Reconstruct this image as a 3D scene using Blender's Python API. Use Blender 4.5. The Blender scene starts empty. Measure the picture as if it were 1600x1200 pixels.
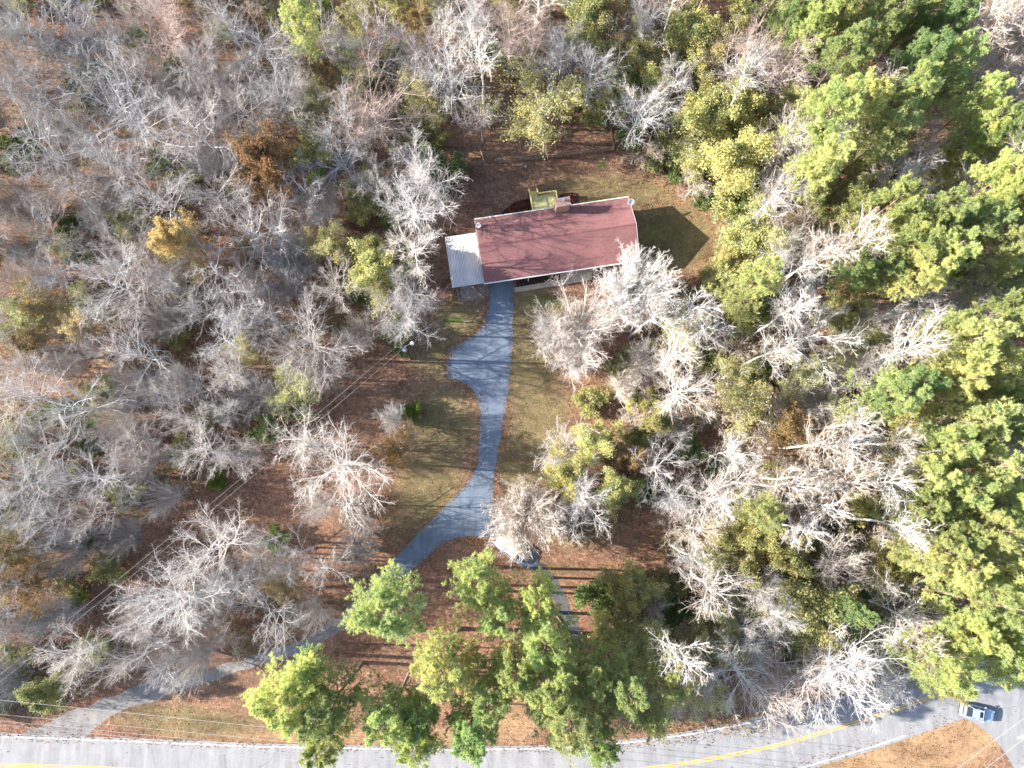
import bpy, bmesh, math, random
import numpy as np
from mathutils import Vector, Matrix
R = math.radians

# ------------------------------------------------------------------ camera, sky, sun, exposure
CAM_H = 92.0; FPX = 1067.0; TILT = R(6.95)
sc = bpy.context.scene
cam = bpy.data.objects.new('camera', bpy.data.cameras.new('camera'))
sc.collection.objects.link(cam); sc.camera = cam
cam.location = (0, 0, CAM_H); cam.rotation_euler = (TILT, 0, 0)
cam.data.sensor_width = 36; cam.data.lens = 36*FPX/1600; cam.data.clip_end = 6000

SUN_EL = R(23.0); SUN_TRAVEL = R(-2.0)      # light travels towards +X, a little towards -Y
world = bpy.data.worlds.new('World'); sc.world = world; world.use_nodes = True
wn = world.node_tree.nodes; bg = wn['Background']
sky = wn.new('ShaderNodeTexSky'); sky.sky_type = 'NISHITA'; sky.sun_disc = False
sky.sun_elevation = SUN_EL
to_sun = Vector((-math.cos(SUN_TRAVEL)*math.cos(SUN_EL), -math.sin(SUN_TRAVEL)*math.cos(SUN_EL), math.sin(SUN_EL)))
sky.sun_rotation = math.atan2(to_sun.x, to_sun.y)
world.node_tree.links.new(sky.outputs[0], bg.inputs[0]); bg.inputs[1].default_value = 0.105
sl = bpy.data.lights.new('sun', 'SUN'); sl.energy = 5.0; sl.angle = R(0.5); sl.color = (1.0, 0.925, 0.825)
so = bpy.data.objects.new('sun', sl); sc.collection.objects.link(so)
so.rotation_euler = to_sun.to_track_quat('Z', 'Y').to_euler()
so.location = (-60, 0, 60)
sc.view_settings.view_transform = 'Standard'; sc.view_settings.look = 'None'
sc.view_settings.exposure = 1.88; sc.view_settings.gamma = 1.0
sc.cycles.max_bounces = 6; sc.cycles.diffuse_bounces = 3; sc.cycles.transmission_bounces = 2; sc.cycles.glossy_bounces = 2; sc.cycles.transparent_max_bounces = 4
sc.cycles.use_denoising = True

# ------------------------------------------------------------------ helpers
def P(px, py, z=0.0):
    """real place whose height is z, seen at photo pixel px,py"""
    u = (px-800)/FPX; v = (600-py)/FPX
    d = (u, v*math.cos(TILT)+math.sin(TILT), v*math.sin(TILT)-math.cos(TILT))
    k = (z-CAM_H)/d[2]
    return (d[0]*k, d[1]*k)

def link(o, parent=None):
    sc.collection.objects.link(o)
    if parent: o.parent = parent
    return o

def tag(o, label=None, cat=None, group=None, kind=None):
    if label: o['label'] = label
    if cat: o['category'] = cat
    if group: o['group'] = group
    if kind: o['kind'] = kind
    return o

def empty(name, loc, rz=0.0):
    o = bpy.data.objects.new(name, None); link(o)
    o.empty_display_size = 0.3; o.location = loc; o.rotation_euler = (0, 0, rz)
    return o

def np_mesh(name, V, F, smooth=True, mats=()):
    """V (n,3); F list of arrays (m,k)"""
    me = bpy.data.meshes.new(name)
    V = np.ascontiguousarray(V, dtype=np.float32)
    me.vertices.add(len(V)); me.vertices.foreach_set('co', V.ravel())
    F = [f for f in F if len(f)]
    nl = sum(f.size for f in F); npoly = sum(len(f) for f in F)
    me.loops.add(nl); me.loops.foreach_set('vertex_index', np.concatenate([f.ravel() for f in F]).astype(np.int32))
    me.polygons.add(npoly)
    tot = np.concatenate([np.full(len(f), f.shape[1]) for f in F]).astype(np.int32)
    st = np.concatenate([[0], np.cumsum(tot)[:-1]]).astype(np.int32)
    me.polygons.foreach_set('loop_start', st)
    me.polygons.foreach_set('use_smooth', np.full(npoly, smooth))
    for m in mats: me.materials.append(m)
    me.update(calc_edges=True)
    return me

class MB:
    def __init__(s): s.bm = bmesh.new()
    def box(s, x0, x1, y0, y1, z0, z1, rz=0, bev=0):
        c = Vector(((x0+x1)/2, (y0+y1)/2, (z0+z1)/2))
        M = Matrix.Translation(c) @ Matrix.Rotation(rz, 4, 'Z') @ Matrix.Diagonal((abs(x1-x0), abs(y1-y0), abs(z1-z0), 1))
        r = bmesh.ops.create_cube(s.bm, size=1, matrix=M)
        if bev:
            es = list({e for v in r['verts'] for e in v.link_edges})
            bmesh.ops.bevel(s.bm, geom=es, offset=bev, segments=2, affect='EDGES')
        return s
    def cyl(s, a, b, r0, r1=None, n=12):
        a = Vector(a); b = Vector(b); d = b-a
        M = Matrix.Translation((a+b)/2) @ d.to_track_quat('Z', 'Y').to_matrix().to_4x4()
        bmesh.ops.create_cone(s.bm, cap_ends=True, segments=n, radius1=r0, radius2=r0 if r1 is None else r1, depth=d.length, matrix=M)
        return s
    def face(s, pts):
        s.bm.faces.new([s.bm.verts.new(p) for p in pts]); return s
    def poly(s, pts, z):
        f = s.bm.faces.new([s.bm.verts.new((p[0], p[1], z)) for p in pts])
        if f.normal.z < 0: f.normal_flip()
        f.normal_update()
        if f.normal.z < 0: f.normal_flip()
        bmesh.ops.triangulate(s.bm, faces=[f]); return s
    def build(s, name, mat, parent=None, smooth=False):
        me = bpy.data.meshes.new(name); bmesh.ops.recalc_face_normals(s.bm, faces=s.bm.faces) if False else None
        s.bm.to_mesh(me); s.bm.free()
        me.materials.append(mat)
        if smooth: me.polygons.foreach_set('use_smooth', [True]*len(me.polygons))
        return link(bpy.data.objects.new(name, me), parent)

# ------------------------------------------------------------------ materials
class NT:
    def __init__(s, name, rough=0.9, spec=0.2):
        s.m = bpy.data.materials.new(name); s.m.use_nodes = True; s.t = s.m.node_tree
        s.b = s.t.nodes['Principled BSDF']; s.b.inputs['Roughness'].default_value = rough
        s.b.inputs['Specular IOR Level'].default_value = spec
        s.co = s.t.nodes.new('ShaderNodeTexCoord')
    def n(s, typ, **kw):
        x = s.t.nodes.new(typ)
        for k, v in kw.items():
            if k in x.inputs: x.inputs[k].default_value = v
            else: setattr(x, k, v)
        return x
    def L(s, a, b): s.t.links.new(a, b)
    def noise(s, scale, detail=4, rough=0.6, stretch=None, coord='Object', dist=0):
        x = s.n('ShaderNodeTexNoise', Scale=scale, Detail=detail, Roughness=rough, Distortion=dist)
        if stretch:
            mp = s.n('ShaderNodeMapping'); mp.inputs['Scale'].default_value = stretch
            s.L(s.co.outputs[coord], mp.inputs[0]); s.L(mp.outputs[0], x.inputs['Vector'])
        else: s.L(s.co.outputs[coord], x.inputs['Vector'])
        return x.outputs[0]
    def ramp(s, fac, stops):
        r = s.n('ShaderNodeValToRGB'); e = r.color_ramp.elements
        while len(e) < len(stops): e.new(0.5)
        for el, (p, c) in zip(e, stops):
            el.position = p; el.color = (c[0], c[1], c[2], 1) if hasattr(c, '__len__') else (c, c, c, 1)
        s.L(fac, r.inputs[0]); return r.outputs[0]
    def mix(s, fac, a, b, mode='MIX'):
        x = s.n('ShaderNodeMix', data_type='RGBA', blend_type=mode)
        for sock, v in ((x.inputs[0], fac), (x.inputs[6], a), (x.inputs[7], b)):
            if hasattr(v, 'links'): s.L(v, sock)
            elif hasattr(v, '__len__'): sock.default_value = (*v, 1)
            else: sock.default_value = v
        return x.outputs[2]
    def bump(s, h, strength=0.5, dist=0.05):
        x = s.n('ShaderNodeBump', Strength=strength, Distance=dist); s.L(h, x.inputs['Height'])
        s.L(x.outputs[0], s.b.inputs['Normal'])
    def col(s, c):
        if hasattr(c, 'links'): s.L(c, s.b.inputs['Base Color'])
        else: s.b.inputs['Base Color'].default_value = (*c, 1)
        return s

def simple(name, c, rough=0.7, var=0.12, scale=3.0, metal=0.0, spec=0.3):
    t = NT(name, rough, spec); t.b.inputs['Metallic'].default_value = metal
    n = t.noise(scale, 5)
    lo = [max(0, x*(1-var*2)) for x in c]; hi = [min(1, x*(1+var)) for x in c]
    t.col(t.ramp(n, [(0.3, lo), (0.7, hi)])); return t.m

def mat_ground():
    t = NT('leaf_litter_ground', 0.95, 0.1)
    at = t.n('ShaderNodeVertexColor', layer_name='cover')
    sep = t.n('ShaderNodeSeparateColor'); t.L(at.outputs[0], sep.inputs[0])
    speck = t.noise(5.5, 3, 0.75); mid = t.noise(0.5, 5, 0.6); big = t.noise(0.09, 4, 0.6)
    vor = t.n('ShaderNodeTexVoronoi', Scale=5.0); t.L(t.co.outputs['Object'], vor.inputs['Vector'])
    leafr = t.n('ShaderNodeSeparateColor'); t.L(vor.outputs['Color'], leafr.inputs[0])
    litter = t.ramp(leafr.outputs[0], [(0.0, (0.10, 0.055, 0.045)), (0.4, (0.225, 0.12, 0.08)), (0.75, (0.34, 0.19, 0.125)), (1.0, (0.56, 0.38, 0.27))])
    litter = t.mix(0.55, litter, t.ramp(speck, [(0.3, (0.07, 0.04, 0.03)), (0.52, (0.235, 0.125, 0.08)), (0.75, (0.45, 0.28, 0.19))]))
    litter = t.mix(t.ramp(big, [(0.4, 0.0), (0.65, 0.6)]), litter, t.ramp(speck, [(0.3, (0.10, 0.065, 0.045)), (0.7, (0.28, 0.19, 0.13))]))
    grass = t.ramp(speck, [(0.25, (0.075, 0.065, 0.03)), (0.5, (0.185, 0.15, 0.075)), (0.8, (0.33, 0.27, 0.16))])
    green = t.ramp(speck, [(0.25, (0.035, 0.06, 0.02)), (0.55, (0.10, 0.13, 0.04)), (0.8, (0.19, 0.20, 0.09))])
    # lawn mask broken up by noise
    def soft(ch, n, a=0.30, b=0.62):
        ns = t.mix(0.4, n, speck); m = t.n('ShaderNodeMath', operation='MULTIPLY_ADD'); t.L(ns, m.inputs[0]); m.inputs[1].default_value = 0.9
        t.L(ch, m.inputs[2]); s_ = t.n('ShaderNodeMath', operation='SUBTRACT'); t.L(m.outputs[0], s_.inputs[0]); s_.inputs[1].default_value = 0.45
        return t.ramp(s_.outputs[0], [(a, 0.0), (b, 1.0)])
    lm = soft(sep.outputs[0], mid, 0.2, 0.8)
    leafy = t.ramp(leafr.outputs[1], [(0.84, 1.0), (0.9, 0.3)])       # leaves lying in the grass
    lm2 = t.mix(1.0, lm, leafy, 'MULTIPLY')
    c = t.mix(lm2, litter, grass)
    gm = soft(sep.outputs[1], mid, 0.3, 0.75)
    c = t.mix(gm, c, green)
    tan = t.ramp(speck, [(0.25, (0.20, 0.115, 0.055)), (0.55, (0.38, 0.245, 0.14)), (0.8, (0.50, 0.36, 0.23))])
    c = t.mix(soft(sep.outputs[2], mid, 0.3, 0.7), c, tan)
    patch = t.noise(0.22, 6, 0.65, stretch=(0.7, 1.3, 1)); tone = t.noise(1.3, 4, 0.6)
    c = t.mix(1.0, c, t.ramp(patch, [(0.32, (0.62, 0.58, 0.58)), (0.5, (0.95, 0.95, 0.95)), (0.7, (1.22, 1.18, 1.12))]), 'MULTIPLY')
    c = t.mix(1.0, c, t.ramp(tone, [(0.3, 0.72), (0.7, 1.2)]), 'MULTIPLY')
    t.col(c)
    h = t.mix(0.5, vor.outputs['Distance'], speck); t.bump(h, 0.5, 0.07)
    return t.m

def mat_asphalt(name, base, crack=True, patch=None):
    t = NT(name, 0.85, 0.25)
    fine = t.noise(14, 4, 0.7); mid = t.noise(0.6, 5, 0.6); strk = t.noise(0.5, 5, 0.65, stretch=(2.2, 0.35, 1))
    c = t.ramp(mid, [(0.3, [x*0.72 for x in base]), (0.7, [x*1.2 for x in base])])
    c = t.mix(0.5, c, t.ramp(strk, [(0.35, [x*0.5 for x in base]), (0.68, [x*1.4 for x in base])]))
    c = t.mix(0.35, c, t.ramp(fine, [(0.3, [x*0.6 for x in base]), (0.7, [x*1.4 for x in base])]))
    if crack:
        v = t.n('ShaderNodeTexVoronoi', Scale=0.09, feature='DISTANCE_TO_EDGE')
        w = t.n('ShaderNodeMixRGB'); w.blend_type = 'ADD'; w.inputs[0].default_value = 0.9
        nn = t.n('ShaderNodeTexNoise', Scale=0.8, Detail=4.0); t.L(t.co.outputs['Object'], nn.inputs['Vector'])
        t.L(t.co.outputs['Object'], w.inputs[1]); t.L(nn.outputs['Color'], w.inputs[2]); t.L(w.outputs[0], v.inputs['Vector'])
        c = t.mix(t.ramp(v.outputs['Distance'], [(0.0, 0.5), (0.003, 0.0)]), c, (0.05, 0.05, 0.05))
    t.col(c); t.bump(fine, 0.25, 0.02); return t.m

def mat_bark(name='bark'):
    t = NT(name, 0.9, 0.15)
    oi = t.n('ShaderNodeObjectInfo')
    n1 = t.noise(0.7, 3); n2 = t.noise(6, 3, stretch=(1, 1, 0.2))
    c = t.mix(1.0, oi.outputs['Color'], t.ramp(n1, [(0.3, 0.72), (0.7, 1.18)]), 'MULTIPLY')
    c = t.mix(0.6, c, t.ramp(n2, [(0.35, 0.65), (0.6, 1.0)]), 'MULTIPLY')
    t.col(c); return t.m

def mat_leaf(name='foliage', trans=0.45):
    t = NT(name, 0.6, 0.25)
    oi = t.n('ShaderNodeObjectInfo'); g = t.n('ShaderNodeNewGeometry')
    n1 = t.noise(0.45, 3)
    c = t.mix(1.0, oi.outputs['Color'], t.ramp(n1, [(0.3, (0.62, 0.72, 0.7)), (0.7, (1.35, 1.2, 1.0))]), 'MULTIPLY')
    c = t.mix(1.0, c, t.ramp(g.outputs['Random Per Island'], [(0.0, (0.6, 0.65, 0.6)), (0.6, (1.05, 1.05, 1.0)), (1.0, (1.55, 1.35, 1.0))]), 'MULTIPLY')
    t.col(c)
    tr = t.n('ShaderNodeBsdfTranslucent'); t.L(c, tr.inputs[0])
    mx = t.n('ShaderNodeMixShader'); mx.inputs[0].default_value = trans
    t.L(t.b.outputs[0], mx.inputs[1]); t.L(tr.outputs[0], mx.inputs[2])
    t.L(mx.outputs[0], t.t.nodes['Material Output'].inputs[0]); return t.m

def mat_shingle():
    t = NT('red_shingles', 0.9, 0.15)
    br = t.n('ShaderNodeTexBrick', Scale=1.0); br.inputs['Mortar Size'].default_value = 0.012
    br.inputs['Brick Width'].default_value = 0.33; br.inputs['Row Height'].default_value = 0.16
    br.inputs['Color1'].default_value = (0.16, 0.070, 0.066, 1); br.inputs['Color2'].default_value = (0.28, 0.135, 0.135, 1)
    br.inputs['Mortar'].default_value = (0.16, 0.07, 0.065, 1); t.L(t.co.outputs['Object'], br.inputs['Vector'])
    st = t.noise(0.35, 5, 0.6); sp = t.noise(4.5, 3, 0.7)
    c = t.mix(0.6, br.outputs[0], t.ramp(sp, [(0.3, (0.14, 0.065, 0.06)), (0.7, (0.345, 0.175, 0.175))]))
    c = t.mix(0.45, c, t.ramp(st, [(0.3, (0.15, 0.072, 0.075)), (0.7, (0.29, 0.145, 0.145))]))
    t.col(c); t.bump(br.outputs['Fac'], 0.3, 0.02); return t.m

def mat_tin():
    t = NT('weathered_tin', 0.55, 0.4); t.b.inputs['Metallic'].default_value = 0.15
    w = t.noise(0.5, 5, stretch=(3, 0.5, 1)); r = t.noise(2.2, 5, 0.7, stretch=(4, 0.5, 1))
    c = t.ramp(w, [(0.3, (0.50, 0.50, 0.52)), (0.7, (0.74, 0.72, 0.69))])
    c = t.mix(t.ramp(r, [(0.50, 0.0), (0.70, 0.7)]), c, (0.42, 0.30, 0.2))
    wv = t.n('ShaderNodeTexWave', Scale=1.46, Distortion=0.3); t.L(t.co.outputs['Object'], wv.inputs['Vector'])
    c = t.mix(t.ramp(wv.outputs[0], [(0.55, 0.0), (0.95, 0.6)]), c, (0.24, 0.23, 0.24)); t.col(c); return t.m

def mat_brick():
    t = NT('red_brick', 0.9)
    br = t.n('ShaderNodeTexBrick', Scale=1.0); br.inputs['Brick Width'].default_value = 0.22; br.inputs['Row Height'].default_value = 0.08
    br.inputs['Mortar Size'].default_value = 0.012
    br.inputs['Color1'].default_value = (0.33, 0.15, 0.10, 1); br.inputs['Color2'].default_value = (0.42, 0.24, 0.18, 1); br.inputs['Mortar'].default_value = (0.4, 0.36, 0.32, 1)
    mp = t.n('ShaderNodeMapping'); mp.inputs['Rotation'].default_value = (R(90), 0, 0)
    t.L(t.co.outputs['Object'], mp.inputs[0]); t.L(mp.outputs[0], br.inputs['Vector']); t.col(br.outputs[0]); return t.m

M = dict(
    ground=mat_ground(), road=mat_asphalt('road_asphalt', (0.27, 0.27, 0.28)), drive=mat_asphalt('driveway_asphalt', (0.145, 0.182, 0.24), crack=True),
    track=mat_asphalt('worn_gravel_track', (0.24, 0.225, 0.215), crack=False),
    tail=mat_asphalt('leafy_shade_dark_asphalt', (0.10, 0.10, 0.115), crack=False),  # dark base: pine shade painted into the driveway tail, along with leaf cover
    concrete=simple('old_concrete', (0.50, 0.43, 0.36), 0.9, 0.15, 1.2), slab=simple('stained_concrete', (0.36, 0.31, 0.27), 0.9, 0.25, 1.0),
    bark=mat_bark(), leaf=mat_leaf(), shingle=mat_shingle(), tin=mat_tin(), brick=mat_brick(),
    white=simple('white_paint', (0.78, 0.78, 0.76), 0.5, 0.04), line_white=simple('road_white_paint', (0.78, 0.78, 0.78), 0.8, 0.08, 5),
    line_yellow=simple('road_yellow_paint', (0.72, 0.44, 0.08), 0.8, 0.12, 5),
    lumber=simple('new_pine_lumber', (0.80, 0.66, 0.26), 0.8, 0.15, 2.5), lumber_floor=simple('deck_boards', (0.72, 0.68, 0.34), 0.8, 0.14, 2.0),
    dark=simple('dark_metal', (0.03, 0.03, 0.03), 0.6), glass=simple('dark_glass', (0.015, 0.02, 0.03), 0.08, 0.05, spec=0.6),
    wood=simple('weathered_wood', (0.26, 0.20, 0.16), 0.9, 0.25, 3), rust=simple('rusty_brown_timber', (0.22, 0.10, 0.06), 0.9, 0.2, 3),
    pole=simple('creosote_pole', (0.09, 0.08, 0.07), 0.9, 0.2, 2), alu=simple('galvanised_metal', (0.5, 0.51, 0.52), 0.45, 0.08, 2, 0.5),
    wire=simple('wire_aluminium', (0.42, 0.40, 0.40), 0.5, 0.05, 1), mulch=simple('black_border_mulch', (0.05, 0.03, 0.025), 0.95, 0.5, 4),
    carpaint=simple('silver_blue_paint', (0.36, 0.45, 0.62), 0.3, 0.03, 1, 0.1, 0.5), carpaint2=simple('pale_grey_paint', (0.42, 0.50, 0.62), 0.3, 0.03, 1, 0.1, 0.5),
    tyre=simple('tyre_rubber', (0.02, 0.02, 0.02), 0.9), tan=simple('tan_dashboard', (0.36, 0.24, 0.12), 0.8, 0.1),
    red=simple('red_lens', (0.35, 0.02, 0.02), 0.3, 0.05), stone=simple('pale_stone', (0.5, 0.47, 0.43), 0.9, 0.2, 4),
)

# ------------------------------------------------------------------ ground with covers
def axis(a, b, step, outer):
    core = list(np.arange(a, b+0.01, step))
    return np.array([-x for x in outer[::-1]] + core + list(outer))
gx = axis(-95, 95, 1.0, [110, 150, 250, 600, 2500]); gy = axis(-60, 90, 1.0, [110, 150, 250, 600, 2500])
GX, GY = np.meshgrid(gx, gy)
V = np.stack([GX.ravel(), GY.ravel(), np.zeros(GX.size)], 1)
nx, ny = len(gx), len(gy)
i = np.arange((ny-1)*(nx-1)); a = (i//(nx-1))*nx + i % (nx-1)
ge = np.stack([a, a+1, a+nx+1, a+nx], 1)
gm = np_mesh('ground', V, [ge], False, [M['ground']])
ground = tag(link(bpy.data.objects.new('ground', gm)), kind='structure')
def blob(px, py, rx, ry, amt=1.0, ang=0.0):
    cx, cy = P(px, py); s = 0.087
    c, sn = math.cos(R(ang)), math.sin(R(ang))
    dx = (V[:, 0]-cx)/s; dy = -(V[:, 1]-cy)/s
    u = (dx*c+dy*sn)/rx; v = (-dx*sn+dy*c)/ry
    d = np.sqrt(u*u+v*v)
    return amt*np.clip(1.5-d, 0, 1)
def cover(bl):
    o = np.zeros(len(V))
    for b in bl: o = np.maximum(o, blob(*b))
    return o
lawn = cover([(830, 560, 40, 130, 1), (840, 680, 45, 90, 1, 15), (800, 730, 20, 50, .9), (690, 660, 60, 60, .9), (690, 560, 50, 40, .8), (715, 500, 40, 35, .9),
              (670, 760, 60, 70, .85, 20), (640, 820, 50, 30, .6), (960, 300, 110, 30, .85, 5), (1050, 370, 75, 60, 1), (900, 830, 60, 28, .7), (300, 1130, 130, 25, .8, 5),
              (850, 480, 60, 25, 1), (450, 1150, 90, 10, .6), (860, 890, 50, 12, .5)])
green = cover([(1040, 365, 45, 35, .5), (860, 475, 45, 14, .5), (710, 500, 20, 10, .8), (850, 465, 40, 10, .6), (660, 660, 20, 20, .5), (940, 258, 14, 10, .7), (960, 310, 40, 8, .5),
               (120, 165, 40, 15, .8), (215, 60, 25, 25, .6), (110, 640, 60, 20, .8), (240, 630, 25, 10, .7), (80, 655, 60, 15, .8), (420, 680, 30, 10, .6), (150, 150, 20, 40, .6)])
tan = cover([(1400, 1180, 170, 50, 1, -14), (1500, 1140, 60, 30, 1), (1340, 1185, 120, 22, 1), (800, 1120, 60, 40, .75), (830, 1100, 20, 60, .5), (600, 1150, 300, 14, .7), (440, 915, 40, 25, .8),
             (180, 560, 40, 20, .7), (290, 410, 25, 40, .7), (880, 845, 25, 15, .6), (1030, 600, 20, 10, .4), (750, 240, 40, 10, .6), (250, 870, 60, 20, .3), (1480, 650, 40, 12, .6)])
ca = gm.color_attributes.new('cover', 'FLOAT_COLOR', 'POINT')
ca.data.foreach_set('color', np.stack([lawn, green, tan, np.ones(len(V))], 1).astype(np.float32).ravel())

def smooth_loop(pts, closed=True, sub=6):
    out = []; n = len(pts)
    rng = range(n) if closed else range(n-1)
    for k in rng:
        p0, p1, p2, p3 = [np.array(pts[(k+j) % n] if closed else pts[min(max(k+j, 0), n-1)], float) for j in (-1, 0, 1, 2)]
        for s in range(sub):
            t = s/sub
            out.append(tuple(0.5*((2*p1)+(-p0+p2)*t+(2*p0-5*p1+4*p2-p3)*t*t+(-p0+3*p1-3*p2+p3)*t**3)))
    if not closed: out.append(tuple(pts[-1]))
    return out
wig = random.Random(5)
def sheet(name, pix, z, mat, smooth=True, jit=0.12, sub=6):
    pts = [P(*p) for p in pix]
    if smooth:
        pts = smooth_loop(pts, True, sub); pts = [(x+wig.uniform(-jit, jit), y+wig.uniform(-jit, jit)) for x, y in pts]
    return tag(MB().poly(pts, z).build(name, mat), kind='structure')

# driveway: upper stretch, turnaround, narrow middle, fork and both tails
sheet('driveway', [(766, 432), (764, 462), (763, 480), (757, 503), (745, 520), (722, 533), (704, 543), (699, 556), (698, 578), (700, 589), (722, 596), (740, 610), (748, 632),
                   (750, 660), (748, 700), (742, 735), (722, 765), (690, 797), (655, 832), (620, 868), (585, 905), (555, 940), (570, 950), (600, 925), (640, 893), (668, 868),
                   (693, 849), (720, 839), (748, 838), (768, 843), (790, 862), (808, 880), (826, 888), (840, 878), (838, 862), (826, 848), (800, 822), (778, 800), (771, 770), (773, 735), (781, 690), (789, 640), (796, 590), (800, 540), (802, 490), (803, 462), (803, 432)], 0.012, M['drive'], sub=5)
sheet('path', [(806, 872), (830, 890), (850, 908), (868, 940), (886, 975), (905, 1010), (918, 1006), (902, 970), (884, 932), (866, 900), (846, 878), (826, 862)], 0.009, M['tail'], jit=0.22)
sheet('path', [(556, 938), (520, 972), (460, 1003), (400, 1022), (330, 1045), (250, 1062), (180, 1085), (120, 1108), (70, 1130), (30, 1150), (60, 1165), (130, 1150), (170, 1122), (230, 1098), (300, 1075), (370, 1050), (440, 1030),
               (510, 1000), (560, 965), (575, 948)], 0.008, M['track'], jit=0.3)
# road: a two-lane road along the bottom, curving up to the right
edgeA = [(-250, 1150), (-60, 1150), (100, 1153), (250, 1160), (400, 1167), (550, 1171), (700, 1173), (850, 1172), (950, 1168), (1040, 1158), (1120, 1145), (1200, 1127), (1290, 1102), (1370, 1076), (1450, 1052), (1540, 1022), (1680, 975), (1900, 900)]
ctr = [(-250, 1190), (-60, 1193), (100, 1198), (250, 1204), (400, 1210), (550, 1213), (700, 1215), (850, 1213), (950, 1207), (1060, 1194), (1150, 1178), (1230, 1160), (1330, 1131), (1400, 1108), (1480, 1080), (1580, 1045), (1720, 998), (1940, 925)]
def road_pts(line): return smooth_loop([P(*p) for p in line], False, 6)
C_ = np.array(road_pts(ctr)); T = np.gradient(C_, axis=0); T /= np.linalg.norm(T, axis=1)[:, None]; N = np.stack([-T[:, 1], T[:, 0]], 1)
def strip(name, off0, off1, z, mat, a=0, b=None, kindc='structure', dash=None):
    m = MB(); c = C_[a:b]; n = N[a:b]
    A = c+n*off0; B = c+n*off1
    va = [m.bm.verts.new((x, y, z)) for x, y in A]; vb = [m.bm.verts.new((x, y, z)) for x, y in B]
    for k in range(len(va)-1):
        m.bm.faces.new((va[k], va[k+1], vb[k+1], vb[k]))
    return tag(m.build(name, mat), kind=kindc)
strip('road', -3.75, 3.75, 0.020, M['road'])
L = len(C_)
strip('road_edge_line', 3.28, 3.42, 0.026, M['line_white'])
strip('road_edge_line', -3.42, -3.28, 0.026, M['line_white'], 0, int(L*0.775))
strip('road_centre_line', 0.08, 0.2, 0.026, M['line_yellow'])
strip('road_centre_line', -0.2, -0.08, 0.026, M['line_yellow'])
sheet('side_road', [(1478, 1112), (1520, 1128), (1548, 1150), (1570, 1176), (1590, 1215), (1620, 1300), (1900, 1300), (1900, 1000), (1640, 1040), (1560, 1062), (1500, 1085)], 0.015, M['road'], smooth=True, jit=0.05)
sheet('stop_line', [(1590, 1151), (1640, 1136), (1640, 1140), (1591, 1155)], 0.024, M['line_white'], smooth=False)
# concrete at the house front
sheet('walkway', [(804, 457), (840, 451), (880, 445), (925, 437), (925, 428), (880, 436), (840, 443), (804, 449)], 0.014, M['concrete'], smooth=False)
sheet('porch_slab', [(875, 436.5), (925, 428.5), (940, 400), (875, 410)], 0.05, M['concrete'], smooth=False)
sheet('parking_pad', [(717, 446), (764, 436), (763, 464), (719, 471)], 0.010, M['slab'], smooth=False)

# ------------------------------------------------------------------ tree generators (vectorised)
def unit(a): return a/np.maximum(np.linalg.norm(a, axis=-1, keepdims=True), 1e-9)
def tubes(Pt, Rd, sides):
    B, n, _ = Pt.shape
    t = unit(np.gradient(Pt, axis=1))
    d = unit(Pt[:, -1]-Pt[:, 0]); ref = np.where(np.abs(d[:, 2:3]) > 0.8, np.array([[1., 0.1, 0]]), np.array([[0, 0, 1.]]))[:, None, :]
    u = unit(np.cross(t, ref)); v = np.cross(t, u)
    ang = np.arange(sides)*2*np.pi/sides
    ring = Pt[:, :, None, :]+Rd[:, :, None, None]*(np.cos(ang)[None, None, :, None]*u[:, :, None, :]+np.sin(ang)[None, None, :, None]*v[:, :, None, :])
    Vv = ring.reshape(-1, 3)
    b = np.arange(B)[:, None, None]*n*sides; k = np.arange(n-1)[None, :, None]*sides; s = np.arange(sides)[None, None, :]; s2 = (s+1) % sides
    F = np.stack([b+k+s, b+k+s2, b+k+sides+s2, b+k+sides+s], -1).reshape(-1, 4)
    return Vv, F
def join(parts):
    Vs, Fs, o = [], [], 0
    for v, f in parts:
        Vs.append(v); Fs.append(f+o); o += len(v)
    ks = {}
    for f in Fs: ks.setdefault(f.shape[1], []).append(f)
    return np.concatenate(Vs), [np.concatenate(x) for x in ks.values()]
def sample(Pt, Rd, t):
    B, n, _ = Pt.shape; x = t*(n-1); i0 = np.clip(x.astype(int), 0, n-2); f = (x-i0)[..., None]; bi = np.arange(B)[:, None]
    p = Pt[bi, i0]*(1-f)+Pt[bi, i0+1]*f; r = (Rd[bi, i0]*(1-f[..., 0])+Rd[bi, i0+1]*f[..., 0]); d = unit(Pt[bi, i0+1]-Pt[bi, i0])
    return p, r, d
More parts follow.
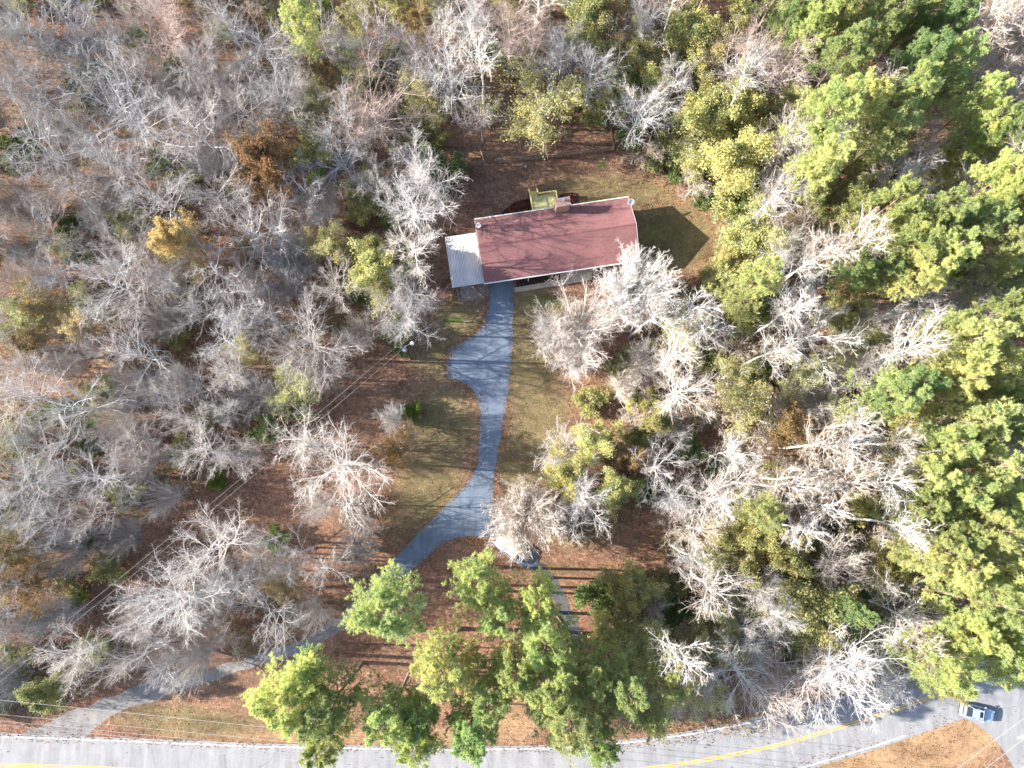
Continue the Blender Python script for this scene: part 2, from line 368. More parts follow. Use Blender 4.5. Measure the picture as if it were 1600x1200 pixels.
def grow(rg, Pt, Rd, n, t0, t1, ang, spread, lr, taper, N_, wob, up, rr, tip, minr=0.006, lv=(0.65, 1.25)):
    B = len(Pt)
    t = t0+(t1-t0)*((np.arange(n)[None, :]+rg.random((B, n)))/n)
    p, r, d = sample(Pt, Rd, t)
    az = (np.arange(n)[None, :]*2.39996+rg.random((B, 1))*6.28+rg.normal(0, 0.45, (B, n)))[..., None]
    ref = np.where(np.abs(d[..., 2:3]) > 0.9, np.array([1., 0, 0]), np.array([0, 0, 1.]))
    u = unit(np.cross(d, ref)); v = np.cross(d, u)
    a = (ang+rg.normal(0, spread, (B, n)))[..., None]
    dr = unit(np.cos(a)*d+np.sin(a)*(np.cos(az)*u+np.sin(az)*v))
    plen = np.linalg.norm(np.diff(Pt, axis=1), axis=2).sum(1)[:, None]
    ln = plen*lr*(1-taper*(t-t0)/(t1-t0+1e-6))*rg.uniform(lv[0], lv[1], (B, n))
    K = B*n; p = p.reshape(K, 3); dr = dr.reshape(K, 3); ln = ln.reshape(K); r = np.maximum(r.reshape(K)*rr, minr)
    pts = [p]
    for _ in range(N_-1):
        dr = unit(dr+rg.normal(0, wob, (K, 3))+np.array([0, 0, up])); p = p+dr*(ln/(N_-1))[:, None]; pts.append(p)
    Pn = np.stack(pts, 1); Rn = r[:, None]*np.linspace(1, tip, N_)[None, :]
    return Pn, np.maximum(Rn, minr*0.6)

def trunk_line(rg, h, r, n=8, wob=0.1, tip=0.2):
    p = np.zeros((1, n, 3)); p[0, :, 2] = np.linspace(-0.1, h, n)
    w = np.cumsum(rg.normal(0, wob, (n, 2)), axis=0); w -= w[0]; p[0, :, :2] = w*np.linspace(0, 1, n)[:, None]**0.7
    rd = r*np.linspace(1, tip, n)[None, :]**0.8; rd[0, 0] *= 1.35
    return p, rd

def bare(seed, h=17, spread=0.9, n1=9, n2=9, n3=8, n4=6, start=0.35, up1=0.09, lr1=0.52, wob=0.14, multi=1, r=0.22, twig=0.0085, l4=0.6):
    rg = np.random.default_rng(seed)
    parts0 = []; L1s = []
    if multi == 1:
        T_, TR = trunk_line(rg, h, r, wob=0.16); parts0.append(tubes(T_, TR, 8))
        a1, r1 = grow(rg, T_, TR, n1, start, 0.95, spread, 0.16, lr1, 0.45, 7, wob*0.9, up1, 0.52, 0.3, 0.03)
        # the leader is a limb too
        L1s = [a1, r1]
    else:
        base = np.zeros((1, 3, 3)); base[0, :, 2] = [-0.1, 0.35, 0.7]
        T_, TR = base, np.array([[r*1.3, r, r*0.9]]); parts0.append(tubes(T_, TR, 8))
        a1, r1 = grow(rg, T_*np.array([1, 1, 1.]), TR, multi, 0.3, 1.0, spread, 0.2, h/0.8, 0.0, 8, wob*0.6, up1, 0.5, 0.22, 0.03, (0.8, 1.08))
        L1s = [a1, r1]
    parts0.append(tubes(L1s[0], L1s[1], 5))
    a2, r2 = grow(rg, L1s[0], L1s[1], n2, 0.15, 1.0, 0.66, 0.2, 0.5, 0.5, 6, wob, 0.05, 0.6, 0.32, 0.026)
    parts0.append(tubes(a2, r2, 4))
    a3, r3 = grow(rg, a2, r2, n3, 0.1, 1.0, 0.62, 0.25, 0.5, 0.4, 4, wob*1.0, 0.04, 0.6, 0.45, twig*1.35)
    a4, r4 = grow(rg, a3, r3, n4, 0.15, 1.0, 0.62, 0.3, l4, 0.3, 3, wob*1.2, 0.05, 0.7, 0.5, twig*0.9)
    if multi == 1:   # twiggy leader top
        b2, s2 = grow(rg, T_, TR, n2, 0.6, 1.0, 0.6, 0.2, 0.16, 0.3, 5, wob, 0.05, 0.5, 0.35, 0.016); parts0.append(tubes(b2, s2, 4))
        b3, s3 = grow(rg, b2, s2, n3, 0.15, 1.0, 0.6, 0.25, 0.5, 0.3, 4, wob, 0.04, 0.6, 0.4, twig); b4, s4 = grow(rg, b3, s3, n4, 0.15, 1, 0.6, 0.3, 0.6, 0.3, 3, wob, 0.04, 0.7, 0.5, twig)
        a3 = np.concatenate([a3, b3]); r3 = np.concatenate([r3, s3]); a4 = np.concatenate([a4, b4]); r4 = np.concatenate([r4, s4])
    tw = [tubes(a3, r3, 3), tubes(a4, r4, 3)]
    return parts0, tw, a3, a4

def leaf_quads(rg, c, size, flat=0.5, aspect=0.62):
    K = len(c); nrm = unit(rg.normal(0, 1, (K, 3))+np.array([0, 0, flat])); ref = unit(rg.normal(0, 1, (K, 3)))
    u = unit(np.cross(nrm, ref)); v = np.cross(nrm, u); s = (size*rg.uniform(0.6, 1.35, K))[:, None]
    q = np.stack([c-u*s, c-v*s*aspect+nrm*s*0.25, c+u*s, c+v*s*aspect+nrm*s*0.25], 1).reshape(-1, 3)
    return q, np.arange(K*4).reshape(K, 4)

def around(rg, lines, per, rad):
    K = len(lines); t = rg.random((K, per)); p, _, _ = sample(lines, np.ones(lines.shape[:2]), t)
    return p.reshape(-1, 3)+rg.normal(0, rad, (K*per, 3))

class Var: pass
def make_var(tp, cp, leaf=False, label=''):
    v = Var(); V0, F0 = join(tp); V1, F1 = join(cp)
    v.trunk = np_mesh('trunk', V0, F0, True, [M['bark']])
    v.crown = np_mesh('crown', V1, F1, not leaf, [M['leaf' if leaf else 'bark']])
    hor = np.hypot(*[V1[:, a]-(np.percentile(V1[:, a], 4)+np.percentile(V1[:, a], 96))/2 for a in (0, 1)])
    v.R = float(np.percentile(hor, 91 if leaf else 84)); v.H = float(V1[:, 2].max()); v.zc = float(np.percentile(V1[:, 2], 60)); v.c = tuple(float(np.percentile(V1[:, a], 4)+np.percentile(V1[:, a], 96))/2 for a in (0, 1))
    return v

VARS = {}
VARS['spread'] = [make_var(*bare(s, 17, sp, 14, 10, 8, 4, st, 0.10, lr)[:2]) for s, sp, st, lr in ((1, .95, .34, .56), (2, 1.05, .3, .55), (3, .85, .42, .6), (4, 1.0, .38, .5))]
VARS['upright'] = [make_var(*bare(s, 18, .6, 13, 10, 8, 4, .3, 0.13, .5)[:2]) for s in (11, 12, 13)]
VARS['gnarled'] = [make_var(*bare(s, 15, .95, 11, 9, 8, 5, .3, 0.06, .62, 0.22)[:2]) for s in (21, 22, 23)]
VARS['fan'] = [make_var(*bare(s, 9.0, .72, 0, 8, 8, 4, 0, 0.02, 0, 0.09, multi=30, r=0.2)[:2]) for s in (31, 32)]
VARS['dome'] = [make_var(*bare(35, 6.0, .95, 0, 8, 8, 5, 0, 0.03, 0, 0.08, multi=46, r=0.22, twig=0.0125)[:2])]
VARS['thin'] = [make_var(*bare(s, 16, .62, 14, 7, 6, 4, .66, 0.09, .22, 0.12, r=0.125)[:2]) for s in (41, 42, 43)]
VARS['small'] = [make_var(*bare(s, 8, .75, 11, 8, 7, 4, .2, 0.10, .55, 0.18, r=0.09, twig=0.01)[:2]) for s in (51, 52)]

def sprays(seed, **k):
    t0, tw, a3, a4 = bare(seed, **k); return np.random.default_rng(seed+900), t0, tw, a3, a4
def leafy(seed, per=3, size=0.17, rad=0.28, **k):
    rg, t0, tw, a3, a4 = sprays(seed, **k)
    c = np.concatenate([around(rg, a4, per, rad), around(rg, a3, 1, rad)])
    return make_var(t0+tw[:1], [leaf_quads(rg, c, size)], True)
VARS['leafy'] = [leafy(s, 4, 0.15, 0.30, h=13, spread=.85, n1=13, n2=9, n3=8, n4=4, start=.22) for s in (61, 62, 63)]
VARS['sparse'] = [leafy(s, 1, 0.14, 0.22, h=14, spread=.9, n1=13, n2=10, n3=8, n4=5, start=.3) for s in (71, 72)]
VARS['shrub'] = [leafy(s, 4, 0.15, 0.25, h=4.2, spread=.8, n1=0, n2=7, n3=6, n4=4, start=.1, multi=8, r=0.1) for s in (81, 82)]

def pine(seed, h=23, start=0.55, n1=46, n2=11, n3=4):
    rg = np.random.default_rng(seed)
    T_, TR = trunk_line(rg, h, 0.27, 10, 0.12, 0.15); t0 = [tubes(T_, TR, 8)]
    t = start+(1-start)*(np.arange(n1)+rg.random(n1))/n1
    a1, r1 = grow(rg, T_, TR, n1, start, 0.995, 1.25, 0.16, 0.215, 0.62, 6, 0.10, 0.07, 0.34, 0.3, 0.02)
    t0.append(tubes(a1, r1, 4))
    a2, r2 = grow(rg, a1, r1, n2, 0.3, 1.0, 0.8, 0.2, 0.36, 0.45, 4, 0.12, 0.07, 0.6, 0.4, 0.012)
    a3, r3 = grow(rg, a2, r2, n3, 0.3, 1.0, 0.7, 0.3, 0.5, 0.2, 3, 0.15, 0.10, 0.7, 0.5, 0.01)
    t0.append(tubes(a2, r2, 3))
    # needle brushes around every shoot tip
    tips = np.concatenate([a3[:, -1], a3[:, 1], a2[:, -1]]); dirs = np.concatenate([unit(a3[:, -1]-a3[:, -2]), unit(a3[:, 1]-a3[:, 0]), unit(a2[:, -1]-a2[:, -2])])
    nb = 15; K = len(tips)
    d = unit(dirs[:, None, :]*0.75+rg.normal(0, 0.62, (K, nb, 3))+np.array([0, 0, 0.18])); ln = rg.uniform(0.22, 0.42, (K, nb, 1))
    b = np.repeat(tips[:, None, :], nb, 1); side = unit(np.cross(d, unit(rg.normal(0, 1, (K, nb, 3)))))*0.025
    q = np.stack([b-side, b+side, b+d*ln], 2).reshape(-1, 3)
    return make_var(t0, [(q, np.arange(K*nb*3).reshape(-1, 3))], True)
VARS['pine'] = [pine(s, h, st) for s, h, st in ((101, 23, .55), (102, 21, .5), (103, 24, .6), (104, 22, .48))]

# ------------------------------------------------------------------ where every tree stands (photo pixels of the crown, crown radius in px)
PALE = (0.82, 0.785, 0.755); GREY = (0.66, 0.63, 0.615); DIM = (0.38, 0.36, 0.36); PINK = (0.60, 0.49, 0.45); WARM = (0.60, 0.52, 0.44)
PINE = (0.53, 0.63, 0.32); PINE2 = (0.60, 0.65, 0.35); PINED = (0.38, 0.52, 0.26); OLIVE = (0.44, 0.45, 0.24); LIME = (0.54, 0.55, 0.29); GOLD = (0.52, 0.42, 0.24)
RUST = (0.42, 0.26, 0.16); TANL = (0.34, 0.24, 0.12); DKGR = (0.20, 0.28, 0.12); BRGR = (0.22, 0.33, 0.07)
# code: (variant family, category, object name, colour word, trunk colour, crown colour, height factor)
KIND = {
 'B': ('spread', 'bare_tree', 'bare grey tree with spreading crown', GREY, GREY), 'W': ('spread', 'bare_tree', 'bare pale tree with broad crown', PALE, PALE),
 'U': ('upright', 'bare_tree', 'bare upright tree with pale crown', PALE, GREY), 'V': ('upright', 'bare_tree', 'bare grey upright tree', GREY, GREY),
 'R': ('upright', 'bare_tree', 'bare tree with pinkish twigs', PINK, PINK), 'G': ('gnarled', 'bare_tree', 'bare gnarled tree with crooked limbs', PALE, GREY),
 'F': ('fan', 'bare_tree', 'bare white multistem tree', PALE, PALE), 'H': ('dome', 'bare_tree', 'bare white domed tree', (0.85, 0.82, 0.79), (0.85, 0.81, 0.77)),
 'f': ('fan', 'bare_tree', 'bare grey multistem tree', GREY, GREY),
 'T': ('thin', 'bare_tree', 'slender bare tree with small crown', PALE, WARM),
 's': ('small', 'sapling', 'small bare sapling', WARM, WARM),
 'P': ('pine', 'pine_tree', 'green pine', (0.33, 0.24, 0.19), PINE), 'Q': ('pine', 'pine_tree', 'yellowish green pine', (0.36, 0.27, 0.21), PINE2), 'D': ('pine', 'pine_tree', 'dark green pine', (0.25, 0.19, 0.16), PINED),
 'Y': ('leafy', 'leafy_tree', 'yellow-green leafy tree', GREY, LIME), 'O': ('leafy', 'leafy_tree', 'olive green leafy tree', GREY, OLIVE), 'E': ('leafy', 'leafy_tree', 'dark evergreen leafy tree', DIM, DKGR),
 'y': ('sparse', 'leafy_tree', 'tree with thin olive leaves', PALE, OLIVE), 'k': ('sparse', 'leafy_tree', 'tree with sparse gold leaves', GREY, GOLD),
 'K': ('leafy', 'leafy_tree', 'gold-leaved tree', GREY, GOLD), 'N': ('leafy', 'leafy_tree', 'tree with rusty orange leaves', GREY, RUST), 't': ('sparse', 'leafy_tree', 'tree with thin tan leaves', WARM, TANL),
 'e': ('shrub', 'shrub', 'dark green shrub', DIM, DKGR), 'g': ('shrub', 'shrub', 'bright green shrub', DIM, BRGR), 'l': ('shrub', 'shrub', 'lime green shrub', DIM, LIME), 'o': ('shrub', 'shrub', 'olive shrub', DIM, OLIVE),
}
TREES = [
 # top left
 ('V',55,45,52),('R',262,28,58,'bare tree with reddish twigs at the top edge, left of the biggest grey crowns'),('B',335,15,42),('B',405,60,62,'tall bare grey tree fanning out near the top edge, beside a green pine'),
 ('B',205,180,88,'broad bare silver-grey tree with the biggest crown in the upper left woods'),('B',290,190,60),('B',370,150,55),('V',25,130,50),('B',45,215,62),('B',95,290,55),('f',155,300,50),('B',245,310,55),
 ('N',402,248,42,'rusty orange oak in full leaf among bare grey trees, upper left'),('K',272,372,33,'small gold-leaved tree in the left woods, above the bare leaf-strewn gap'),
 ('B',55,365,55),('G',170,375,50),('g',112,355,22),('B',335,300,50),('G',385,350,55),('e',30,235,30),('e',130,140,28),('e',210,62,22),('V',130,55,55),('e',150,110,20),('f',20,310,45),('B',190,255,55),('f',325,245,45),('B',300,90,45),
 ('B',210,430,55),('G',440,365,55,'bare crooked tree whose pale limbs fan out left of the bright lime tree'),('e',120,400,20),
 # top centre left
 ('Q',468,28,36,'green pine at the top edge, left of the centre bare trees'),('V',430,135,45),('B',578,68,54,'bare pale tree at the top, between the green pine and the tall white tree'),('U',688,105,50,'tall white bare tree with upright crown, above the left end of the house'),
 ('B',742,170,30,'small bare tree leaning toward the backyard, right of the tall white tree'),('R',590,165,62),('B',535,185,50),('R',800,28,52),('R',830,55,42),('y',482,170,30),('t',505,110,35),('B',530,250,45),('B',650,250,42),('e',692,262,34,'dark green shrub at the left corner of the backyard fence'),
 ('W',638,312,44,'bare white tree at the left edge of the backyard, upper of two'),('W',645,385,42,'bare white tree at the left edge of the backyard, lower of two'),('l',560,325,26),('Y',600,385,30),('B',470,300,45),('f',455,400,50),('g',498,275,14),('o',640,205,22),
 ('o',740,45,26),('e',800,85,34),('e',770,65,24),('V',735,20,36),('o',560,290,26),('e',610,340,20),('o',465,240,22),('l',480,205,14),('B',500,60,40),('o',620,90,26),('t',650,30,30),('g',505,5,16),('f',505,330,38),
 # top centre right
 ('O',918,28,42),('y',838,150,72,'big olive tree with thin leaves behind the house, left of the fence corner'),('U',930,100,45,'tall bare upright tree above the back fence corner'),('O',1000,70,34),('W',1010,165,48,'bare pale tree with a curved limb at the right end of the back fence'),
 ('Y',1060,60,48),('Y',1110,60,42),('Y',1105,180,52,'big lime green tree beyond the right end of the backyard fence'),('Y',1155,230,58),('Y',1150,160,45),('R',1180,60,48),('R',1225,95,48),('o',1045,240,32),('e',1065,268,22),('y',1090,245,32),
 ('g',1128,312,16,'bright green shrub at the right edge of the backyard'),('e',1102,300,24),('Y',1185,355,52,'yellow-green tree beside the small white tank, right of the house'),('e',975,120,24),('e',985,210,22),('B',1060,115,30),('t',960,30,34),('V',1005,25,36),('g',1000,195,18),('U',1240,200,40),('V',1235,270,38),('s',1010,235,28),('l',1020,255,14),('B',880,60,34),('e',905,70,20),('Y',1020,130,30),('s',1090,285,24),
 # top right pines
 ('P',1275,25,40),('P',1330,75,46),('P',1380,20,46),('P',1305,165,52),('Q',1290,250,38),('Q',1365,150,46),('P',1430,140,46),('Q',1402,195,40),('D',1490,30,40),('D',1450,80,40),('P',1500,95,42),('P',1540,145,34),('P',1545,192,34),('P',1580,265,38),('D',1592,190,42),
 ('V',1560,50,50,'bare grey tree in shade at the top right corner'),('V',1592,105,40),('W',1470,228,44,'bare white tree leaning right among the upper right pines'),('G',1375,272,26),('O',1285,300,28),('P',1400,315,46),('P',1470,330,46),('P',1430,372,50),('P',1530,340,44),('Q',1585,385,44),('O',1330,335,30),
 ('B',1228,378,44,'bare white tree right of the yellow-green tree, its limbs fanned up and right'),('W',1268,408,48),('O',1350,230,30),('D',1240,20,26),('P',1590,300,40),('B',1345,25,20),
 # left middle
 ('k',62,480,42,'bare twiggy tree with gold leaves at the far left edge'),('B',185,445,58),('G',335,425,62,'bare crooked tree just below the small gold-leaved tree'),('f',105,545,50),('G',105,625,70,'bare tree with long white crooked limbs in the lower left-middle woods'),('B',20,610,58),('G',205,550,52),
 ('y',372,548,26),('f',385,610,46),('G',248,625,36),('B',310,702,38,'spiky bare tree at the right edge of the left woods, beside the leafy clearing'),('B',60,705,52),('B',145,750,50),('f',215,715,48),('B',20,765,52),('f',250,780,34),('k',25,860,38),('f',100,860,48),('t',40,920,42),('f',40,975,34),
 ('B',480,530,62,'bare white fan-shaped tree left of the utility pole with the lamp'),('Y',585,425,42,'bright lime green tree in the woods left of the tin-roofed carport'),('l',560,385,18),('g',620,515,24),('f',440,445,48),('B',520,440,40),('B',645,455,38),('G',410,485,42),('B',600,480,34),('e',570,455,24),
 ('f',430,620,26),('g',462,640,16),('e',412,672,22),('G',300,480,45),('f',285,600,40),('t',45,545,36),('k',110,500,32),('B',345,640,26),('s',390,700,30),('g',340,750,14),('e',345,715,18),('f',170,660,42),('e',150,700,14),('B',80,420,42),('f',560,520,30),('e',625,545,12),('s',520,590,30),('B',345,530,36),('f',250,500,36),
 # clearing trees
 ('W',532,735,66,'bare white tree in the leafy clearing left of the driveway, widest there'),('U',470,690,38,'small bare white tree at the upper left of the clearing tree'),('G',540,790,44),('F',612,655,26,'small bare white tree beside the round green shrub in the clearing'),('g',642,642,15,'round green shrub beside a small white tree, left of the driveway bend'),('t',618,700,30),
 ('f',490,790,28),('s',640,690,20),
 # right of driveway
 ('H',994,450,62,'bare white tree touching the front roof edge of the house'),('F',906,508,68,'broad bare white tree below the front walkway, right of the driveway'),('F',858,520,32),('F',895,560,38),('T',1035,490,34),('T',1090,480,34),('e',1075,470,22),('l',1110,430,18),('Q',1182,440,44,'green pine below the yellow-green tree beside the tank'),('O',1140,410,26),
 ('W',1068,608,42),('F',972,602,24),('l',925,628,24),('Y',935,685,34,'yellow-green tree right of the lawn, above the broad bare tree'),('s',990,650,20),('f',1050,668,32),('y',1170,640,42),('F',888,706,50,'broad bare white tree at the lawn edge, right of the driveway middle'),('G',1030,735,44),('U',1150,708,30),
 ('g',1012,768,22),('Y',962,770,30),('U',1125,770,40),('H',820,812,60,'bare white round tree standing over the parked pale car'),('T',1110,520,32),('o',1000,690,24),('e',1080,700,24),('o',1040,540,26),('T',1060,545,30),('f',1010,560,34),('t',960,700,24),('o',1100,560,26),('e',1130,560,20),('s',1120,620,30),('t',1005,720,22),('e',1125,730,18),('l',1095,645,16),('s',1155,540,30),('o',1180,590,24),('V',1060,780,30),
 # right middle
 ('W',1272,518,66,'bare white tree with the largest crown right of the house clearing'),('F',1285,620,46),('t',1238,672,36),('V',1382,492,40),('V',1450,470,40),('Q',1440,418,48),('P',1480,390,44),('Q',1530,530,50),('Q',1575,580,46),('y',1380,545,30),('P',1400,615,46,'green pine above the row of long exposed pale trunks'),('P',1480,690,44),('Q',1545,655,46),('V',1540,460,34),
 ('P',1590,480,38),('Q',1450,740,42),('P',1505,765,44),('Q',1565,730,46),('P',1480,830,44),('Q',1555,830,46),('P',1592,790,40),('T',1290,695,32),('T',1340,705,34),('T',1285,750,34),('T',1395,752,34),('T',1330,745,32),('T',1300,785,32),('T',1240,760,32),('s',1230,720,30),('D',1440,600,34),('Q',1490,600,40),('P',1590,680,36),
 ('T',1350,670,30),('o',1215,740,20),('e',1200,560,24),('e',1210,470,24),('t',1330,440,24),('s',1330,580,28),('k',1335,470,24),('O',1430,660,34),('l',1400,780,18),('s',1380,820,28),('e',1360,740,16),('P',1430,790,38),('s',1200,690,28),('T',1420,700,34),
 # lower left
 ('W',330,862,58,'big bare white tree with crown leaning over the leafy slope, lower left'),('W',255,940,68,'sprawling bare white tree in the lower left, above the gravel track'),('G',190,1040,58,'bare white tree whose limbs reach down to the gravel track'),('W',100,1030,38,'small bare white tree above the green tree at the lower left corner'),('F',300,1035,40),
 ('O',55,1090,30,'green leafy tree beside the pole at the lower left corner'),('g',120,930,14),('g',118,946,10),('f',90,960,36),('G',405,850,26),('f',320,960,44),
 # lower centre left
 ('G',462,865,34),('f',560,835,36),('G',500,890,42),('G',425,965,54,'bare silvery tree overhanging the gravel track in the lower left'),('f',555,865,30),('k',440,915,26),('e',430,842,18),('f',490,960,30),
 ('P',602,952,58,'round green pine left of the driveway fork, topmost of the lower pines'),('P',745,915,44,'green pine just below the driveway fork, beside the parked pale car'),('P',775,965,36),('Q',692,1045,50),('P',445,1095,52,'large green pine leaning over the road, leftmost of the lower pines'),('P',510,1110,46),('D',475,1060,34),
 ('P',605,1125,44),('D',650,1120,40),('P',765,1085,42),('P',805,1050,42),('D',735,1150,40),('P',650,1165,34),('P',500,1165,34),
 # lower centre right
 ('P',838,935,34),('P',850,1005,46),('P',865,1080,52),('Q',895,1130,56,'large yellowish pine over the road at bottom centre'),('O',985,920,38,'dense olive leafy tree beside the leafy clearing right of the forked driveway'),('e',930,940,30),('o',1045,915,26),('W',1090,830,34),('T',1120,930,40),('T',1085,885,30),
 ('O',1000,1010,46),('Q',1050,1065,38),('P',980,1080,38),('y',1100,1090,34),('W',1165,1055,62,'bare grey-white tree hanging over the road, left of two big ones'),('y',1095,1010,34),('Q',1020,1125,32),('O',960,990,30),('s',1020,960,30),('k',1080,990,20),('P',930,1050,38),('e',1060,960,22),('D',940,1165,34),
 # lower right
 ('W',1320,880,40,'bare white tree above the yellow-green domed tree, lower right'),('W',1425,968,54,'brightest bare white tree among the lower right pines'),('Y',1262,968,58,'domed yellow-green tree in the lower right, left of the brightest white tree'),('R',1245,1075,50),('U',1325,1070,62,'big bare tree with brownish twig tips reaching over the road centre line'),('V',1395,1065,34),('P',1478,1045,42,'green pine whose crown overhangs the silver-blue car'),('P',1578,1040,36),
 ('P',1560,950,48),('Q',1500,885,46),('Q',1460,860,38),('P',1525,1000,46),('Q',1590,900,40),('P',1590,1000,38),('T',1430,830,34),('e',1355,935,22),('Y',1190,830,40),('Y',1140,830,30),('O',1230,860,34),('e',1380,1010,22),('D',1340,960,20),('O',1492,1078,20),('V',1200,930,32),('e',1190,990,26),('s',1370,880,28),('Q',1200,800,32),('O',1350,800,30),('e',1320,820,20),('T',1260,830,30),
 ('e',1150,980,24),('V',1190,1010,34),('o',1290,840,22),('y',1420,880,30),('W',1175,760,38),('o',1090,790,26),('e',1230,920,18),
]
# clearings (photo pixels): nothing is filled in there
CLEAR = [[(690, 230), (770, 110), (800, 180), (960, 190), (970, 250), (1060, 290), (1125, 330), (1120, 470), (1000, 540), (900, 640), (850, 740), (900, 790), (1030, 800), (1040, 880), (940, 900), (960, 1040), (860, 1180), (1100, 1190), (1250, 1110), (1420, 1080), (1650, 980), (1650, 1300), (-100, 1300), (-100, 1120), (200, 1060), (500, 980), (430, 830), (280, 880), (60, 1050), (0, 1060), (200, 860), (330, 760), (440, 640), (520, 570), (640, 520), (680, 440), (680, 330)]]
def inside(x, y, poly):
    c = False; j = len(poly)-1
    for i in range(len(poly)):
        xi, yi = poly[i]; xj, yj = poly[j]
        if (yi > y) != (yj > y) and x < (xj-xi)*(y-yi)/(yj-yi)+xi: c = not c
        j = i
    return c
rnd = random.Random(77)
# thin understorey trees and shrubs that the photo shows between the big crowns
fill = []; tries = 0
while len(fill) < 255 and tries < 20000:
    tries += 1; x = rnd.uniform(-40, 1640); y = rnd.uniform(-30, 1120)
    if any(inside(x, y, c) for c in CLEAR): continue
    if any((x-t[1])**2+(y-t[2])**2 < (t[3]*0.5+12)**2 for t in TREES if t[3] > 12) or any((x-t[1])**2+(y-t[2])**2 < 34**2 for t in fill): continue
    if x < 420: k = rnd.choice('sBBfGVfoyeol')
    elif x < 700: k = rnd.choice('sBfVooyylyo')
    elif x > 1220 and y < 420 or x > 1420: k = rnd.choice('PDOoTsTsV')
    else: k = rnd.choice('sesoTloVyYOloy')
    fill.append((k, x, y, rnd.uniform(26, 40) if k not in 'oel' else rnd.uniform(18, 28)))
# off-frame neighbours on the sun side, whose shadows fall into the picture
for k in range(26): fill.append((rnd.choice('BVfBG'), rnd.uniform(-260, -60), -40+k*46+rnd.uniform(-15, 15), rnd.uniform(45, 60)))
for k in range(10): fill.append((rnd.choice('PQ'), rnd.uniform(1650, 1760), -20+k*100, 45))
for k in range(16): fill.append((rnd.choice('BVBy' if k < 11 else 'PQ'), -20+k*105, rnd.uniform(-90, -60), 45))

BANDS = [(80, 'along the top edge'), (180, 'above the back fence'), (280, 'level with the back fence'), (350, 'level with the deck'), (450, 'level with the house roof'), (550, 'level with the lamp pole'),
         (640, 'level with the driveway turnaround'), (740, 'level with the driveway bend'), (820, 'level with the driveway fork'), (900, 'level with the parked car'), (1000, 'just below the parked car'), (1080, 'level with the gravel track'), (1e9, 'along the bottom road')]
ORD = 'first second third fourth fifth sixth seventh eighth ninth tenth eleventh twelfth thirteenth fourteenth fifteenth sixteenth seventeenth eighteenth nineteenth twentieth'.split()
allt = [dict(k=t[0], x=t[1], y=t[2], r=t[3], lab=t[4] if len(t) > 4 else None) for t in TREES+fill]
def band(y): return next(i for i, b in enumerate(BANDS) if y < b[0])
groups = {}
for t in allt:
    t['in'] = -20 < t['x'] < 1620 and -20 < t['y'] < 1200
    if t['in']: groups.setdefault((t['k'], band(t['y']), t['x'] < 800), []).append(t)
for (k, b, left), g in groups.items():
    g.sort(key=lambda t: t['x'] if left else -t['x'])
    for n, t in enumerate(g):
        if not t['lab']:
            t['lab'] = '%s %s, %s such from %s edge' % (KIND[k][2], BANDS[b][1], ORD[n], 'left' if left else 'right')
GRP = {'bare_tree': 'bare trees of the woods', 'pine_tree': 'pines of the woods', 'leafy_tree': 'leafy trees of the woods', 'shrub': 'shrubs under the trees', 'sapling': 'saplings under the trees'}
CAT = {'bare_tree': 'bare tree', 'pine_tree': 'pine', 'leafy_tree': 'tree', 'shrub': 'shrub', 'sapling': 'sapling'}
HGT = {'spread': (9, 1.6, 19), 'upright': (10, 1.6, 20), 'gnarled': (8, 1.5, 17), 'fan': (6, 1.1, 13), 'dome': (8, 1.1, 13), 'thin': (18, 1.0, 21), 'small': (4, 1.1, 8), 'leafy': (5, 1.7, 14), 'sparse': (6, 1.5, 15), 'shrub': (0.6, 1.35, 6), 'pine': (15, 1.8, 24)}
cnt = {}
for t in allt:
    fam, name, desc, tc, cc = KIND[t['k']]
    vs = VARS[fam]; n = cnt.get(fam, 0); cnt[fam] = n+1; v = vs[n % len(vs)]
    Rm = t['r']*0.078; h0, hk, hm = HGT[fam]
    Hh = min(hm, h0+hk*Rm)*rnd.uniform(0.93, 1.07)
    if t['k'] in 'KN': Hh = 16.5
    sz = Hh/v.H; zc = v.zc*sz
    Rm = t['r']*(CAM_H-zc)/FPX*(0.95 if fam == 'pine' else 0.9 if fam in ('fan', 'dome') else 1.04); s = Rm/v.R
    cx, cy = P(t['x'], t['y'], zc)
    az = rnd.uniform(0, 6.283)
    ox = (v.c[0]*math.cos(az)-v.c[1]*math.sin(az))*s; oy = (v.c[0]*math.sin(az)+v.c[1]*math.cos(az))*s
    root = empty(name, (cx-ox, cy-oy, 0), az); root.scale = (s, s*rnd.uniform(0.92, 1.08), sz)
    if t['in']: tag(root, t['lab'], CAT[name], GRP[name])
    else: tag(root, 'woodland tree beyond the edge of the picture', CAT[name], 'trees beyond the picture edge')
    vf = rnd.uniform(0.72, 1.12); hue = rnd.uniform(-0.05, 0.05)
    if t['x'] < 560 and fam in ('spread', 'upright', 'gnarled', 'fan'): pass
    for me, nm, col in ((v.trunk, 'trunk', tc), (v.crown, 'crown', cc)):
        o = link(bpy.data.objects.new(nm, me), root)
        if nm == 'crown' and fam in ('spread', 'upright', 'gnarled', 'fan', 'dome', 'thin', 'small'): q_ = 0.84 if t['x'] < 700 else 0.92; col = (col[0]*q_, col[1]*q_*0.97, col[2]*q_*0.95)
        if t['x'] < 170 and t['y'] < 420: col = tuple(q*0.75 for q in col)  # top-left trees: shadow of taller neighbours painted into trunk and crown colour
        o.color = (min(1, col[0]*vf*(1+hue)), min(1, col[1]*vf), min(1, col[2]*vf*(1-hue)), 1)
print('trees', len(allt), cnt)

